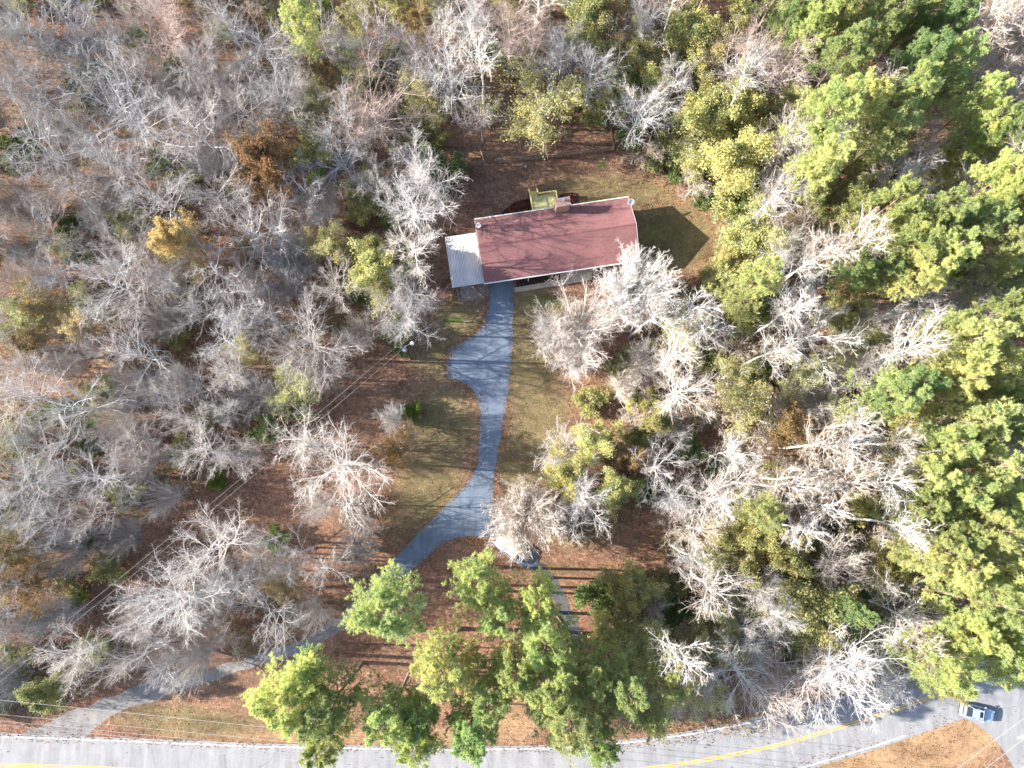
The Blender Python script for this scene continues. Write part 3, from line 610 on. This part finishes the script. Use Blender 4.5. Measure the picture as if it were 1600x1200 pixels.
# ------------------------------------------------------------------ stuff: underbrush, fallen leaves
rg = np.random.default_rng(9)
def wood_points(n, spread_px=(-60, 1660, -50, 1140), inv=False):
    out = []
    while len(out) < n:
        x = rg.uniform(spread_px[0], spread_px[1]); y = rg.uniform(spread_px[2], spread_px[3])
        ins = any(inside(x, y, c) for c in CLEAR)
        if ins != inv: continue
        out.append(P(x, y, 0.0))
    return np.array(out)
pts = wood_points(3600); K = len(pts); nb = 9
base = np.zeros((K, 2, 3)); base[:, :, :2] = pts[:, None, :]; base[:, 1, 2] = 1.0
hs = rg.uniform(0.5, 1.7, K)
base[:, 1, 2] = hs
a1, r1 = grow(rg, base, np.full((K, 2), 0.03), nb, 0.0, 0.5, 0.75, 0.3, 1.1, 0.1, 3, 0.2, 0.05, 0.5, 0.5, 0.012)
a2, r2 = grow(rg, a1, r1, 3, 0.3, 1.0, 0.6, 0.3, 0.5, 0.2, 2, 0.2, 0.05, 0.7, 0.5, 0.009)
Vb, Fb = join([tubes(a1, r1, 3), tubes(a2, r2, 3)])
ub = link(bpy.data.objects.new('underbrush', np_mesh('underbrush', Vb, Fb, True, [M['bark']])))
ub.color = (0.36, 0.28, 0.23, 1); tag(ub, kind='stuff')
pts = wood_points(1900); c = np.zeros((0, 3))
cl = []
for p in pts:
    m = rg.integers(25, 90); rr = rg.uniform(0.4, 1.5)
    q = rg.normal(0, 1, (m, 3))*np.array([rr, rr, 0.5])+np.array([p[0], p[1], 0.6]); q[:, 2] = np.abs(q[:, 2]); cl.append(q)
Vq, Fq = leaf_quads(rg, np.concatenate(cl), 0.13)
gc = link(bpy.data.objects.new('ground_cover', np_mesh('ground_cover', Vq, [Fq], False, [M['leaf']]))); gc.color = (0.24, 0.27, 0.11, 1); tag(gc, kind='stuff')
lp = rg.uniform([-80, -45], [80, 75], (90000, 2)); PAVED = [[P(*q) for q in pg] for pg in ([(766, 432), (757, 503), (722, 533), (699, 556), (700, 589), (748, 632), (742, 735), (655, 832), (585, 905), (600, 925), (693, 849), (768, 843), (771, 770), (796, 590), (803, 462), (803, 432)],
         [(-250, 1155), (400, 1167), (850, 1172), (1120, 1145), (1370, 1076), (1540, 1022), (1700, 970), (1700, 1200), (1570, 1176), (1478, 1112), (1200, 1200), (1000, 1250), (-250, 1230)], [(0, 1300), (0, 1), (0, 2)])]
lp = lp[[not any(inside(a_[0], a_[1], pg) for pg in PAVED[:2]) or rnd.random() < 0.06 for a_ in lp]]
lp = lp[[rnd.random() < 0.25+0.75*(math.sin(a_[0]*.31+math.sin(a_[1]*.23)*2)*math.sin(a_[1]*.27+math.sin(a_[0]*.19)*2) > 0.05) for a_ in lp]]
lp = np.concatenate([lp, np.zeros((len(lp), 1))+0.05], 1); lp[:, 2] += rg.random(len(lp))*0.03
ed = np.array(smooth_loop(PAVED[0], True, 40)); ed = np.repeat(ed, 4, 0)+rg.normal(0, 0.35, (len(ed)*4, 2)); ed2 = np.array(road_pts(edgeA)); ed2 = np.repeat(ed2, 22, 0)+np.stack([rg.uniform(-4, 4, len(ed2)*22), rg.normal(0.1, 0.25, len(ed2)*22)], 1)
ed = np.concatenate([ed, ed2]); lp = np.concatenate([lp, np.concatenate([ed, np.full((len(ed), 1), 0.05)], 1)])
Vq, Fq = leaf_quads(rg, lp, 0.085, 2.5, 0.7)
fl = link(bpy.data.objects.new('fallen_leaves', np_mesh('fallen_leaves', Vq, [Fq], False, [M['leaf']]))); fl.color = (0.33, 0.20, 0.13, 1); tag(fl, kind='stuff')

# ------------------------------------------------------------------ house
HA = math.atan2(36.42-33.26, 15.91+5.02); hc = (6.05, 30.47); HL, HW = 21.1, 8.95
house = empty('brick_house', (hc[0], hc[1], 0), HA)
tag(house, 'long single-storey house with a reddish shingle roof in the clearing', 'house')
E_, RZ, TH = 2.75, 4.55, 0.14
x0, x1 = -HL/2, HL/2
def slope(sign):
    m = MB(); y = sign*HW/2; s_ = [(x0, y, E_), (x1, y, E_), (x1, 0, RZ), (x0, 0, RZ)]
    lo = [m.bm.verts.new(p) for p in s_]; hi = [m.bm.verts.new((p[0], p[1], p[2]+TH)) for p in s_]
    m.bm.faces.new(lo); m.bm.faces.new(hi)
    for k in range(4): m.bm.faces.new((lo[k], lo[(k+1) % 4], hi[(k+1) % 4], hi[k]))
    bmesh.ops.recalc_face_normals(m.bm, faces=m.bm.faces); return m
m = slope(1); m2 = slope(-1)
tmp = bpy.data.meshes.new('t'); m2.bm.to_mesh(tmp); m.bm.from_mesh(tmp); m2.bm.free()
roof = m.build('roof', M['shingle'], house)
MB().box(x0+0.15, x1-0.15, -0.1, 0.1, RZ+TH-0.04, RZ+TH+0.012).build('ridge_vent', simple('ridge_shingle', (0.19, 0.08, 0.08), 0.9), roof)
for s in (1, -1):
    MB().box(x0, x1, s*(HW/2+0.01), s*(HW/2+0.13), E_+0.0, E_+0.13).build('gutter', M['white'], house)
for xx in (x0, x1):
    m = MB()
    for s in (1, -1):
        d = -0.04 if xx == x0 else 0.04
        pts_ = [(xx+d, s*HW/2, E_-0.06), (xx+d, 0, RZ-0.06), (xx+d, 0, RZ+TH), (xx+d, s*HW/2, E_+TH)]
        pts2 = [(xx+d/9, p[1], p[2]) for p in pts_]
        va = [m.bm.verts.new(p) for p in pts_]; vb = [m.bm.verts.new(p) for p in pts2]
        m.bm.faces.new(va); m.bm.faces.new(vb)
        for k in range(4): m.bm.faces.new((va[k], va[(k+1) % 4], vb[(k+1) % 4], vb[k]))
    bmesh.ops.recalc_face_normals(m.bm, faces=m.bm.faces); m.build('gable_trim', M['white'], house)
# walls: front wall set back behind a porch strip
wy0, wy1, wx0, wx1 = -HW/2+1.7, HW/2-0.6, x0+0.5, x1-0.6
m = MB(); m.box(wx0, wx1, wy0, wy1, 0, E_+0.1)
for xx in (wx0, wx1):
    h = lambda y: RZ-0.02-(abs(y)/(HW/2))*(RZ-E_)
    a = [m.bm.verts.new((xx, y, z)) for y, z in ((wy0, E_+0.1), (wy1, E_+0.1), (wy1, h(wy1)), (0, h(0)), (wy0, h(wy0)))]
    b = [m.bm.verts.new((xx+(0.1 if xx == wx0 else -0.1), v.co.y, v.co.z)) for v in a]
    m.bm.faces.new(a); m.bm.faces.new(b[::-1])
m.build('wall', M['brick'], house)
for xx in (-6.5, -3, 3.2, 6.8):
    w = MB().box(xx-0.65, xx+0.65, wy0-0.05, wy0+0.02, 0.95, 2.2).build('window', M['white'], house)
    MB().box(xx-0.57, xx+0.57, wy0-0.07, wy0-0.055, 1.03, 2.12).build('pane', M['glass'], w)
for xx in (-7.5, 5.5, 8.5):
    w = MB().box(xx-0.6, xx+0.6, wy1-0.02, wy1+0.05, 1.0, 2.2).build('window', M['white'], house)
    MB().box(xx-0.52, xx+0.52, wy1+0.055, wy1+0.07, 1.08, 2.12).build('pane', M['glass'], w)
d = MB().box(-0.5, 0.45, wy0-0.05, wy0+0.02, 0.1, 2.15).build('door', M['white'], house)
MB().cyl((0.33, wy0-0.1, 1.1), (0.33, wy0-0.05, 1.1), 0.035).build('handle', M['alu'], d)
for xx in (-4.5, -1.2, 2.2, 5.6, 9.2):
    MB().box(xx-0.06, xx+0.06, -HW/2+0.12, -HW/2+0.24, 0, E_+0.05).build('porch_post', M['white'], house)
ch = MB().box(0.35, 2.15, HW/2-0.95, HW/2+0.05, 0, 5.7).build('chimney', M['brick'], house)
MB().box(0.25, 2.25, HW/2-1.05, HW/2+0.15, 5.7, 5.84).build('chimney_cap', simple('clay_cap', (0.40, 0.25, 0.21), 0.9, 0.15, 2), ch)
MB().cyl((1.3, HW/2-.3, 5.84), (1.3, HW/2-.3, 6.12), 0.14).cyl((1.3, HW/2-.3, 6.12), (1.3, HW/2-.3, 6.17), 0.22).build('flue', M['alu'], ch)
for xx, yy in ((-6.9, 1.9), (-5.3, 1.7), (5.9, 2.6), (-8.6, 2.7)):
    zz = RZ-(abs(yy)/(HW/2))*(RZ-E_)
    MB().cyl((xx, yy, zz), (xx, yy, zz+0.5), 0.055, n=8).build('vent_pipe', M['dark'], roof)

# carport with tin roof at the left end
cl_ = empty('carport', (-HL/2*math.cos(HA)+hc[0], -HL/2*math.sin(HA)+hc[1], 0), HA)
tag(cl_, 'open carport with pale weathered tin roof at the left end of the house', 'carport')
CX0, CX1, CY0, CY1 = -4.35, -0.06, -HW/2+0.12, 2.75
m = MB(); nrib = 41; xs = np.linspace(CX0, CX1, nrib)
top = []
for k, xx in enumerate(xs):
    z = 0.04 if k % 2 else 0.0
    top.append([m.bm.verts.new((xx, y, zz+z)) for y, zz in ((CY0, 2.42), (-1.0, 2.62), (CY1, 2.50))])
for k in range(nrib-1):
    for j in range(2): m.bm.faces.new((top[k][j], top[k+1][j], top[k+1][j+1], top[k][j+1]))
r_ = m.build('roof', M['tin'], cl_); sm = r_.modifiers.new('thick', 'SOLIDIFY'); sm.thickness = 0.02
for xx in (CX0+0.15, CX1-0.25):
    for yy in (CY0+0.25, -0.9, CY1-0.2):
        MB().box(xx-0.06, xx+0.06, yy-0.06, yy+0.06, 0, 2.4).build('post', M['wood'], cl_)
MB().box(CX0+0.05, CX0+0.13, CY0+0.4, CY1-0.3, 2.2, 2.38).build('beam', M['wood'], cl_)

# deck behind the house
dk = empty('wooden_deck', (hc[0], hc[1], 0), HA); tag(dk, 'yellow new-lumber deck with stairs, behind the house by the chimney', 'deck')
dx0, dx1, dy0, dy1, dz = -2.5, 1.1, HW/2-0.45, HW/2+2.8, 0.85
m = MB()
nbd = 20
for k in range(nbd):
    y = dy0+(dy1-dy0)*k/nbd; m.box(dx0, dx1, y, y+(dy1-dy0)/nbd-0.012, dz-0.04, dz)
m.build('floor', M['lumber_floor'], dk)
def rail(xa, ya, xb, yb, za=dz, zb=dz):
    m = MB(); n = max(2, int(math.hypot(xb-xa, yb-ya)/0.14))
    for k in range(n+1):
        t = k/n; x, y, z = xa+(xb-xa)*t, ya+(yb-ya)*t, za+(zb-za)*t
        w = 0.045 if k in (0, n) else 0.02
        m.box(x-w, x+w, y-w, y+w, z-(za if w > .03 else 0), z+0.95)
    a = Vector((xa, ya, za+1.0)); b = Vector((xb, yb, zb+1.0)); d = (b-a)
    M4 = Matrix.Translation((a+b)/2) @ d.to_track_quat('X', 'Z').to_matrix().to_4x4() @ Matrix.Diagonal((d.length+0.1, 0.15, 0.045, 1))
    bmesh.ops.create_cube(m.bm, size=1, matrix=M4); m.build('railing', M['lumber'], dk)
rail(dx0, dy0+0.5, dx0, dy1); rail(dx1, dy1, dx1, dy0+0.5); rail(dx0+1.1, dy1, dx1, dy1)
rail(dx0, dy1, dx0, dy1+1.1, dz, 0.1); rail(dx0+1.1, dy1, dx0+1.1, dy1+1.1, dz, 0.1)
m = MB()
for k in range(4): m.box(dx0+0.05, dx0+1.05, dy1+k*0.28, dy1+k*0.28+0.27, dz-0.2*(k+1)-0.03, dz-0.2*(k+1)+0.01)
m.build('stairs', M['lumber'], dk)

# dishes
def dish(loc, rz, s, label):
    r = empty('satellite_dish', loc, rz); tag(r, label, 'satellite dish', 'satellite dishes on the roof')
    m = MB(); rings = []
    for j in range(6):
        a = j/5*0.42*s; rings.append([m.bm.verts.new((a*math.cos(q*math.pi/8), a*math.sin(q*math.pi/8)*0.9, 0.6*a*a/s)) for q in range(16)] if j else None)
    c0 = m.bm.verts.new((0, 0, 0))
    for q in range(16): m.bm.faces.new((c0, rings[1][q], rings[1][(q+1) % 16]))
    for j in range(1, 5):
        for q in range(16): m.bm.faces.new((rings[j][q], rings[j+1][q], rings[j+1][(q+1) % 16], rings[j][(q+1) % 16]))
    d = m.build('reflector', M['white'], r, True); d.rotation_euler = (R(-35), 0, 0); d.location = (0, 0, 0.45)
    d.modifiers.new('t', 'SOLIDIFY').thickness = 0.012
    MB().cyl((0, 0, -0.1), (0, 0, 0.45), 0.03, n=8).build('mast', M['alu'], r)
    MB().cyl((0, 0, 0.35), (0, 0.32*s, 0.75), 0.015, n=6).box(-0.05, 0.05, 0.28*s, 0.28*s+0.1, 0.7, 0.8).build('feed_arm', M['alu'], r)
px_, py_ = P(986, 315, 3.6); dish((px_, py_, 3.05), R(200), 1.15, 'white satellite dish at the upper right corner of the house roof')
px_, py_ = P(748, 353, 3.4); dish((px_, py_, 3.2), R(150), 0.9, 'small white satellite dish near the roof corner above the carport')

# planting beds either side of the deck
def bed(pix, label):
    r = empty('planting_bed', (0, 0, 0)); tag(r, label, 'flower bed', 'black-edged planting beds behind the house')
    pts = smooth_loop([P(*p) for p in pix], True, 4)
    MB().poly(pts, 0.05).build('mulch', M['mulch'], r)
    m = MB()
    for k in range(len(pts)):
        a, b = pts[k], pts[(k+1) % len(pts)]
        m.face([(a[0], a[1], 0), (b[0], b[1], 0), (b[0], b[1], 0.16), (a[0], a[1], 0.16)])
    o = m.build('edging', M['dark'], r); o.modifiers.new('t', 'SOLIDIFY').thickness = 0.1
    bx = np.array(pts); lo, hi = bx.min(0), bx.max(0); q = [p for p in rg.uniform(lo, hi, (500, 2)) if inside(p[0], p[1], pts)]
    q = np.concatenate([np.array(q), np.full((len(q), 1), 0.1)], 1)
    Vq, Fq = leaf_quads(rg, q, 0.10, 2.0, 0.7)
    lv = link(bpy.data.objects.new('leaves', np_mesh('leaves', Vq, [Fq], False, [M['leaf']])), r); lv.color = (0.30, 0.10, 0.06, 1); lv['kind'] = 'stuff'
bed([(788, 334), (795, 325), (808, 316), (824, 313), (834, 314), (834, 334)], 'black-edged planting bed with dead leaves, left of the deck')
bed([(871, 316), (876, 306), (888, 303), (899, 304), (900, 316), (896, 322), (872, 326)], 'black-edged planting bed right of the deck, under the chimney')
sheet('front_bed', [(806, 449), (875, 437.5), (875, 415), (806, 425)], 0.03, M['mulch'], smooth=False)

# timber edging and low wall beside the parking pad
te = empty('retaining_timbers', (0, 0, 0)); tag(te, 'low weathered timber edging around the concrete pad below the carport', 'retaining wall')
def beam3(name, a, b, w, z0, z1, mat, parent):
    ax, ay = P(*a); bx, by = P(*b); ln = math.hypot(bx-ax, by-ay); an = math.atan2(by-ay, bx-ax)
    return MB().box((ax+bx)/2-ln/2, (ax+bx)/2+ln/2, (ay+by)/2-w/2, (ay+by)/2+w/2, z0, z1, rz=an).build(name, mat, parent)
beam3('timber', (714, 449), (718, 472), 0.2, 0, 0.4, M['wood'], te)
beam3('timber', (719, 472.5), (762, 465), 0.16, 0, 0.28, M['wood'], te)
rp = beam3('ramp_rail', (739, 446), (763, 470), 0.13, 0.02, 0.34, M['rust'], None); tag(rp, 'rusty brown timber lying diagonally across the concrete pad', 'timber')

# back fence
def fence(pix, label, h=1.2, post=2.6, mat=None):
    r = empty('wire_fence', (*P(*pix[0]), 0)); tag(r, label, 'fence', 'fences behind the house'); bpy.context.view_layer.update()
    pts = [P(*p) for p in pix]; o = pts[0]
    pm = MB(); m = MB()
    for a, b in zip(pts[:-1], pts[1:]):
        ln = math.hypot(b[0]-a[0], b[1]-a[1]); n = max(1, int(ln/post)); an = math.atan2(b[1]-a[1], b[0]-a[0])
        for k in range(n):
            x = a[0]+(b[0]-a[0])*k/n-o[0]; y = a[1]+(b[1]-a[1])*k/n-o[1]
            MB().cyl((x, y, 0), (x, y, h+0.1), 0.045, n=8).build('post', M['wood'], r)
        cx, cy = (a[0]+b[0])/2-o[0], (a[1]+b[1])/2-o[1]
        for z in (0.15, 0.65, h): m.box(cx-ln/2, cx+ln/2, cy-0.03, cy+0.03, z-0.05, z+0.04, rz=an)
        nv = int(ln/0.3)
        for k in range(nv):
            x = a[0]+(b[0]-a[0])*k/nv-o[0]; y = a[1]+(b[1]-a[1])*k/nv-o[1]; m.box(x-0.012, x+0.012, y-0.012, y+0.012, 0.1, h)
    m.build('rails', M['wood'], r)
fence([(690, 268), (712, 264), (757, 257)], 'low grey fence run at the left of the backyard, ending at the open gate')
fence([(775, 255), (820, 250), (870, 245), (910, 240), (958, 235)], 'long low grey fence along the back of the yard')
fence([(958, 235), (950, 190), (920, 163), (890, 143)], 'grey fence running up into the woods from the back fence corner')
gt = beam3('gate', (751, 238), (757, 256), 0.09, 0.1, 1.2, M['wood'], None); tag(gt, 'narrow pale gate standing open at the gap in the back fence', 'gate')

# white tank right of the house, half under the yellow-green tree
tx, ty = P(1143, 391, 0.8); tk = empty('storage_tank', (tx, ty, 0), R(100)); tag(tk, 'white horizontal tank half hidden under the yellow-green tree right of the house', 'tank')
m = MB().cyl((-1.1, 0, 0.75), (1.1, 0, 0.75), 0.42, n=20); m.cyl((1.1, 0, 0.75), (1.3, 0, 0.75), 0.42, 0.2, n=20); m.cyl((-1.1, 0, 0.75), (-1.3, 0, 0.75), 0.42, 0.2, n=20); m.build('tank_body', M['white'], tk)
for s in (-0.7, 0.7): MB().box(s-0.08, s+0.08, -0.35, 0.35, 0, 0.45).build('leg', M['slab'], tk)
MB().cyl((0, 0, 1.15), (0, 0, 1.32), 0.14).build('valve_dome', M['alu'], tk)

# small stones and tufts in the yard
for n, (x, y, s, lab) in enumerate([(821, 260, .22, 'pale stone in the backyard just below the back fence'), (944, 248, .16, 'small pale stone below the right end of the back fence'), (780, 248, .2, 'pale stone beside the gap in the back fence'),
                                    (846, 904, .22, 'pinkish stone on the dark driveway tail'), (909, 811, .16, 'small pale stone in the leaves right of the white round tree'), (922, 819, .2, 'larger pale stone in the leaves right of the white round tree'), (747, 486, .1, 'tiny white stone on the grass left of the driveway'), (16, 677, .35, 'pale boulder in the woods at the far left edge')]):
    m = MB(); bmesh.ops.create_icosphere(m.bm, subdivisions=2, radius=s)
    rs = random.Random(n)
    for v in m.bm.verts: v.co = Vector((v.co.x*rs.uniform(.8, 1.2), v.co.y*rs.uniform(.7, 1.1), v.co.z*rs.uniform(.5, .7)))
    o = m.build('stone', M['stone'], None, True); o.location = (*P(x, y), s*0.4); tag(o, lab, 'stone', 'stones in the yard')

for n, (a, b, lab) in enumerate([((232, 598), (272, 616), 'fallen grey log crossing another in the left woods, upper of the pair'), ((228, 622), (262, 600), 'fallen grey log crossing another in the left woods, lower of the pair'), ((1290, 905), (1340, 895), 'fallen log under the trees in the lower right woods'),
                           ((852, 930), (905, 1023), 'dark log beside the end of the right driveway tail'), ((236, 740), (256, 748), 'short pale broken log in the left woods')]):
    (ax, ay), (bx, by) = P(*a), P(*b); rr = 0.2 if n != 3 else 0.13
    n_ = 7; pt = np.stack([np.linspace(ax, bx, n_), np.linspace(ay, by, n_), np.full(n_, rr*0.9)], 1); pt[1:-1, :2] += rg.normal(0, 0.06, (n_-2, 2))
    Vw, Fw = tubes(pt[None], np.linspace(rr, rr*0.6, n_)[None], 9); o = link(bpy.data.objects.new('fallen_log', np_mesh('fallen_log', Vw, [Fw], True, [M['wood']]))); tag(o, lab, 'log', 'fallen logs')

# spiky plant lower left
yx, yy = P(22, 1062, 0.8); yc = empty('spiky_plant', (yx, yy, 0)); tag(yc, 'spiky pale green plant with long pointed leaves beside the dark pole', 'plant')
K = 150; r2_ = np.random.default_rng(3); d = unit(r2_.normal(0, 1, (K, 3))*np.array([1, 1, .5])+np.array([0, 0, .5])); d[:, 2] = np.abs(d[:, 2]); ln = r2_.uniform(1.1, 1.9, (K, 1))
b0 = np.tile([[0, 0, 0.5]], (K, 1)); sd = unit(np.cross(d, [[0, 0, 1.]]))*0.045
q = np.stack([b0-sd, b0+sd, b0+d*ln*0.6+sd*1.2+[0, 0, .1], b0+d*ln*0.6-sd*1.2+[0, 0, .1], b0+d*ln*np.array([1, 1, .7])], 1).reshape(-1, 3); ii = np.arange(K)[:, None]*5
o = link(bpy.data.objects.new('leaves', np_mesh('leaves', q, [ii+np.array([[0, 1, 2, 3]]), ii+np.array([[3, 2, 4]])], False, [M['leaf']])), yc); o.color = (0.26, 0.38, 0.17, 1)
MB().cyl((0, 0, -0.05), (0, 0, 0.6), 0.14, 0.1).build('stem', M['wood'], yc)

# ------------------------------------------------------------------ utility poles and wires
def pole(base, h, label, arms=True, r=0.16):
    p = empty('utility_pole', (base[0], base[1], 0)); tag(p, label, 'utility pole', 'utility poles')
    MB().cyl((0, 0, -0.2), (0, 0, h), r, r*0.7, n=12).build('post', M['pole'], p)
    return p
b1 = P(643, 561)
h1 = 9.6
lp_ = pole(b1, h1, 'utility pole with a lamp and transformer left of the driveway turnaround')
tr_ = MB().cyl((0.35, -0.15, 7.9), (0.35, -0.15, 8.7), 0.27, n=16).cyl((0.35, -0.15, 8.7), (0.35, -0.15, 8.82), 0.1, n=8).build('transformer', M['alu'], lp_)
MB().cyl((0, 0, 8.6), (1.3, 0.55, 8.9), 0.035, n=6).build('lamp_arm', M['alu'], lp_)
MB().cyl((1.35, 0.57, 8.72), (1.35, 0.57, 8.95), 0.26, 0.12, n=14).build('lamp_head', M['white'], lp_)
MB().box(-0.7, 0.7, -0.05, 0.05, 9.3, 9.42).build('crossarm', M['wood'], lp_)
for s in (-0.6, 0, 0.6): MB().cyl((s, 0, 9.42), (s, 0, 9.6), 0.05, n=8).build('insulator', M['white'], lp_)
b2 = P(50, 1064); h2 = 11.0
p2 = pole(b2, h2, 'dark utility pole leaning out of frame at the lower left corner', r=0.2)
MB().box(-0.06, 0.06, -1.2, 1.2, 10.2, 10.34).build('crossarm', M['wood'], p2)
for s in (-1.1, -0.4, 0.4, 1.1): MB().cyl((0, s, 10.34), (0, s, 10.52), 0.05, n=8).build('insulator', M['white'], p2)
b3 = (110, -49); p3 = pole(b3, 11.5, 'utility pole beyond the right edge beside the road'); 
def wire(a, b, sag, r, label, name='power_line', grp='overhead wires'):
    n = 28; t = np.linspace(0, 1, n); a = np.array(a, float); b = np.array(b, float)
    p = a+(b-a)*t[:, None]; p[:, 2] -= 4*sag*t*(1-t)
    Vw, Fw = tubes(p[None], np.full((1, n), r), 6)
    o = link(bpy.data.objects.new(name, np_mesh(name, Vw, [Fw], True, [M['wire']]))); tag(o, label, 'wire', grp)
wire((b1[0]-.5, b1[1], 9.55), (b2[0], b2[1]+1.1, 10.5), 1.5, 0.011, 'thin overhead wire from the lamp pole across the leafy clearing, upper of two')
wire((b1[0]+.1, b1[1]-.3, 9.0), (b2[0], b2[1]+.4, 9.8), 1.5, 0.011, 'thin overhead wire from the lamp pole across the leafy clearing, lower of two')
wire((b1[0], b1[1], 9.3), (-3.9, 30.5, 3.4), 0.6, 0.012, 'service wire from the lamp pole up to the house roof')
# street wires: across the bottom left corner, over the track and the road
def wpx(pa, za, pb, zb, *k): wire((*P(*pa, za), za), (*P(*pb, zb), zb), *k)
for n, (ya, yb) in enumerate(((1100, 1142), (1122, 1152), (1131, 1162), (1137, 1166), (1150, 1171))):
    z = (10.4, 9.6, 9.2, 8.8, 8.2)[n]
    dx = 1900
    wpx((-500, ya-55*0.9+(-4 if n == 0 else 0)), z, (1400, yb+105+n*3), z, 1.2, 0.018, ['topmost', 'second', 'third', 'fourth', 'lowest'][n]+' of the five street wires crossing the lower left corner')
for n, (a, b) in enumerate((((1760, 1010), (1340, 1330)), ((1800, 1010), (1380, 1335)), ((1800, 1050), (1440, 1335)))):
    wpx(a, 9.5-n*0.4, b, 9.5-n*0.4, 0.8, 0.02, ['upper left', 'middle', 'lower right'][n]+' of the three wires crossing the side road, lower right corner')

# ------------------------------------------------------------------ cars
def car(name, loc, rz, paint, label, Lc=4.6, sunroof=True):
    r = empty(name, (loc[0], loc[1], 0.03), rz); tag(r, label, 'car', 'cars')
    W = 0.90; hl = Lc/2
    # lower body: rounded stations from tail to nose (x, half width, top z)
    st = [(-hl, .70, .62), (-hl+.06, .78, .88), (-hl+.3, .85, .95), (-hl+.9, .89, .97), (-0.9, .90, .96), (0.3, .90, .94), (0.95, .90, .93), (1.5, .88, .88), (hl-.35, .84, .80), (hl-.08, .76, .70), (hl, .66, .55)]
    m = MB(); rings = []
    for x, w, zt in st:
        zl = 0.22 if abs(x) < hl-.1 else 0.35
        pr = [(-w*.9, zl), (-w, zl+.12), (-w, zt-.18), (-w*.94, zt-.05), (-w*.7, zt), (-w*.25, zt+.025), (w*.25, zt+.025), (w*.7, zt), (w*.94, zt-.05), (w, zt-.18), (w, zl+.12), (w*.9, zl)]
        rings.append([m.bm.verts.new((x, y, z)) for y, z in pr])
    for a, b in zip(rings[:-1], rings[1:]):
        for k in range(12): m.bm.faces.new((a[k], b[k], b[(k+1) % 12], a[(k+1) % 12]))
    m.bm.faces.new(rings[0]); m.bm.faces.new(rings[-1][::-1])
    bmesh.ops.recalc_face_normals(m.bm, faces=m.bm.faces); body = m.build('body', paint, r, True)
    # cabin: roof panel on glass
    xr0, xr1, zr, wr = -1.05, 0.42, 1.42, .60
    xb0, xb1, zb, wb = -1.62, 1.12, .945, .79
    MB().box(xr0-0.02, xr1+0.02, -wr, wr, zr-0.03, zr+0.02, bev=0.02).build('roof', paint, r)
    def pane(nm, pts, mat=M['glass']):
        m = MB(); m.face(pts); o = m.build(nm, mat, r); o.modifiers.new('t', 'SOLIDIFY').thickness = 0.012; return o
    pane('rear_window', [(xb0, -wb*.88, zb), (xb0, wb*.88, zb), (xr0, wr*.93, zr-.02), (xr0, -wr*.93, zr-.02)])
    # curved windscreen with the tan dash showing behind
    m = MB(); n = 8; lo = []; hi = []
    for k in range(n+1):
        y = -1+2*k/n; lo.append(m.bm.verts.new((xb1-.16*y*y+.04, y*wb*.93, zb))); hi.append(m.bm.verts.new((xr1-.06*y*y, y*wr*.94, zr-.02)))
    for k in range(n): m.bm.faces.new((lo[k], lo[k+1], hi[k+1], hi[k]))
    wsg = m.build('windscreen', M['wind'], r, True)
    MB().box(0.55, 1.0, -.62, .62, .9, 1.0, bev=0.02).build('dashboard', M['tan'], r)
    for s in (-1, 1):
        pane('side_window', [(xb0+.1, s*wb, zb), (xb1-.1, s*wb, zb), (xr1, s*wr, zr-.02), (xr0, s*wr, zr-.02)])
        for xa, xc in ((xb0, xr0), (xb1-.14, xr1), (-.28, -.24)):
            MB().cyl((xa, s*wb*.98, zb-.02), (xc, s*wr, zr), .035, n=6).build('pillar', paint, r)
        MB().box(.72, .9, s*.86, s*1.04, .92, 1.06, bev=.02).build('mirror', paint, r)
        MB().box(hl-.2, hl-.05, s*.5, s*.74, .58, .70, bev=.015).build('headlight', M['white'], r)
        MB().box(-hl-.02, -hl+.08, s*.48, s*.74, .66, .80, bev=.015).build('taillight', M['red'], r)
        for xw in (-1.38, 1.38):
            w_ = MB().cyl((xw, s*.70, .32), (xw, s*.91, .32), .33, n=20).build('wheel', M['tyre'], r)
            MB().cyl((xw, s*.90, .32), (xw, s*.925, .32), .2, n=14).build('rim', M['alu'], w_)
    if sunroof: MB().box(-.12, .3, -.38, .38, zr+.015, zr+.03, bev=.01).build('sunroof', M['glass'], r)
    MB().box(-hl+.02, -hl+.14, -.62, .62, .98, 1.02, bev=.01).build('spoiler', paint, r)
    MB().box(-hl-.04, -hl+.02, -.7, .7, .38, .55, bev=.02).build('bumper', M['dark'], r)
    MB().box(-hl+.2, -hl+.28, -.55, .55, .955, .975).build('trunk_seam', M['dark'], r)
    r.scale = (0.94, 0.94, 0.94); return r
g = NT('windscreen_glass', 0.05, 0.5); g.col((0.4, 0.42, 0.45)); g.b.inputs['Alpha'].default_value = 0.35; M['wind'] = g.m
cp = P(1528, 1114.5, 0.8); car('road_car', cp, R(-13.5), M['carpaint'], 'silver-blue sedan with dark sunroof turning where the side road meets the main road')
cp = P(797, 859, 0.8); car('parked_car', cp, R(-38+180), M['carpaint2'], 'pale car parked on the driveway fork under the round white tree', 4.5, False)
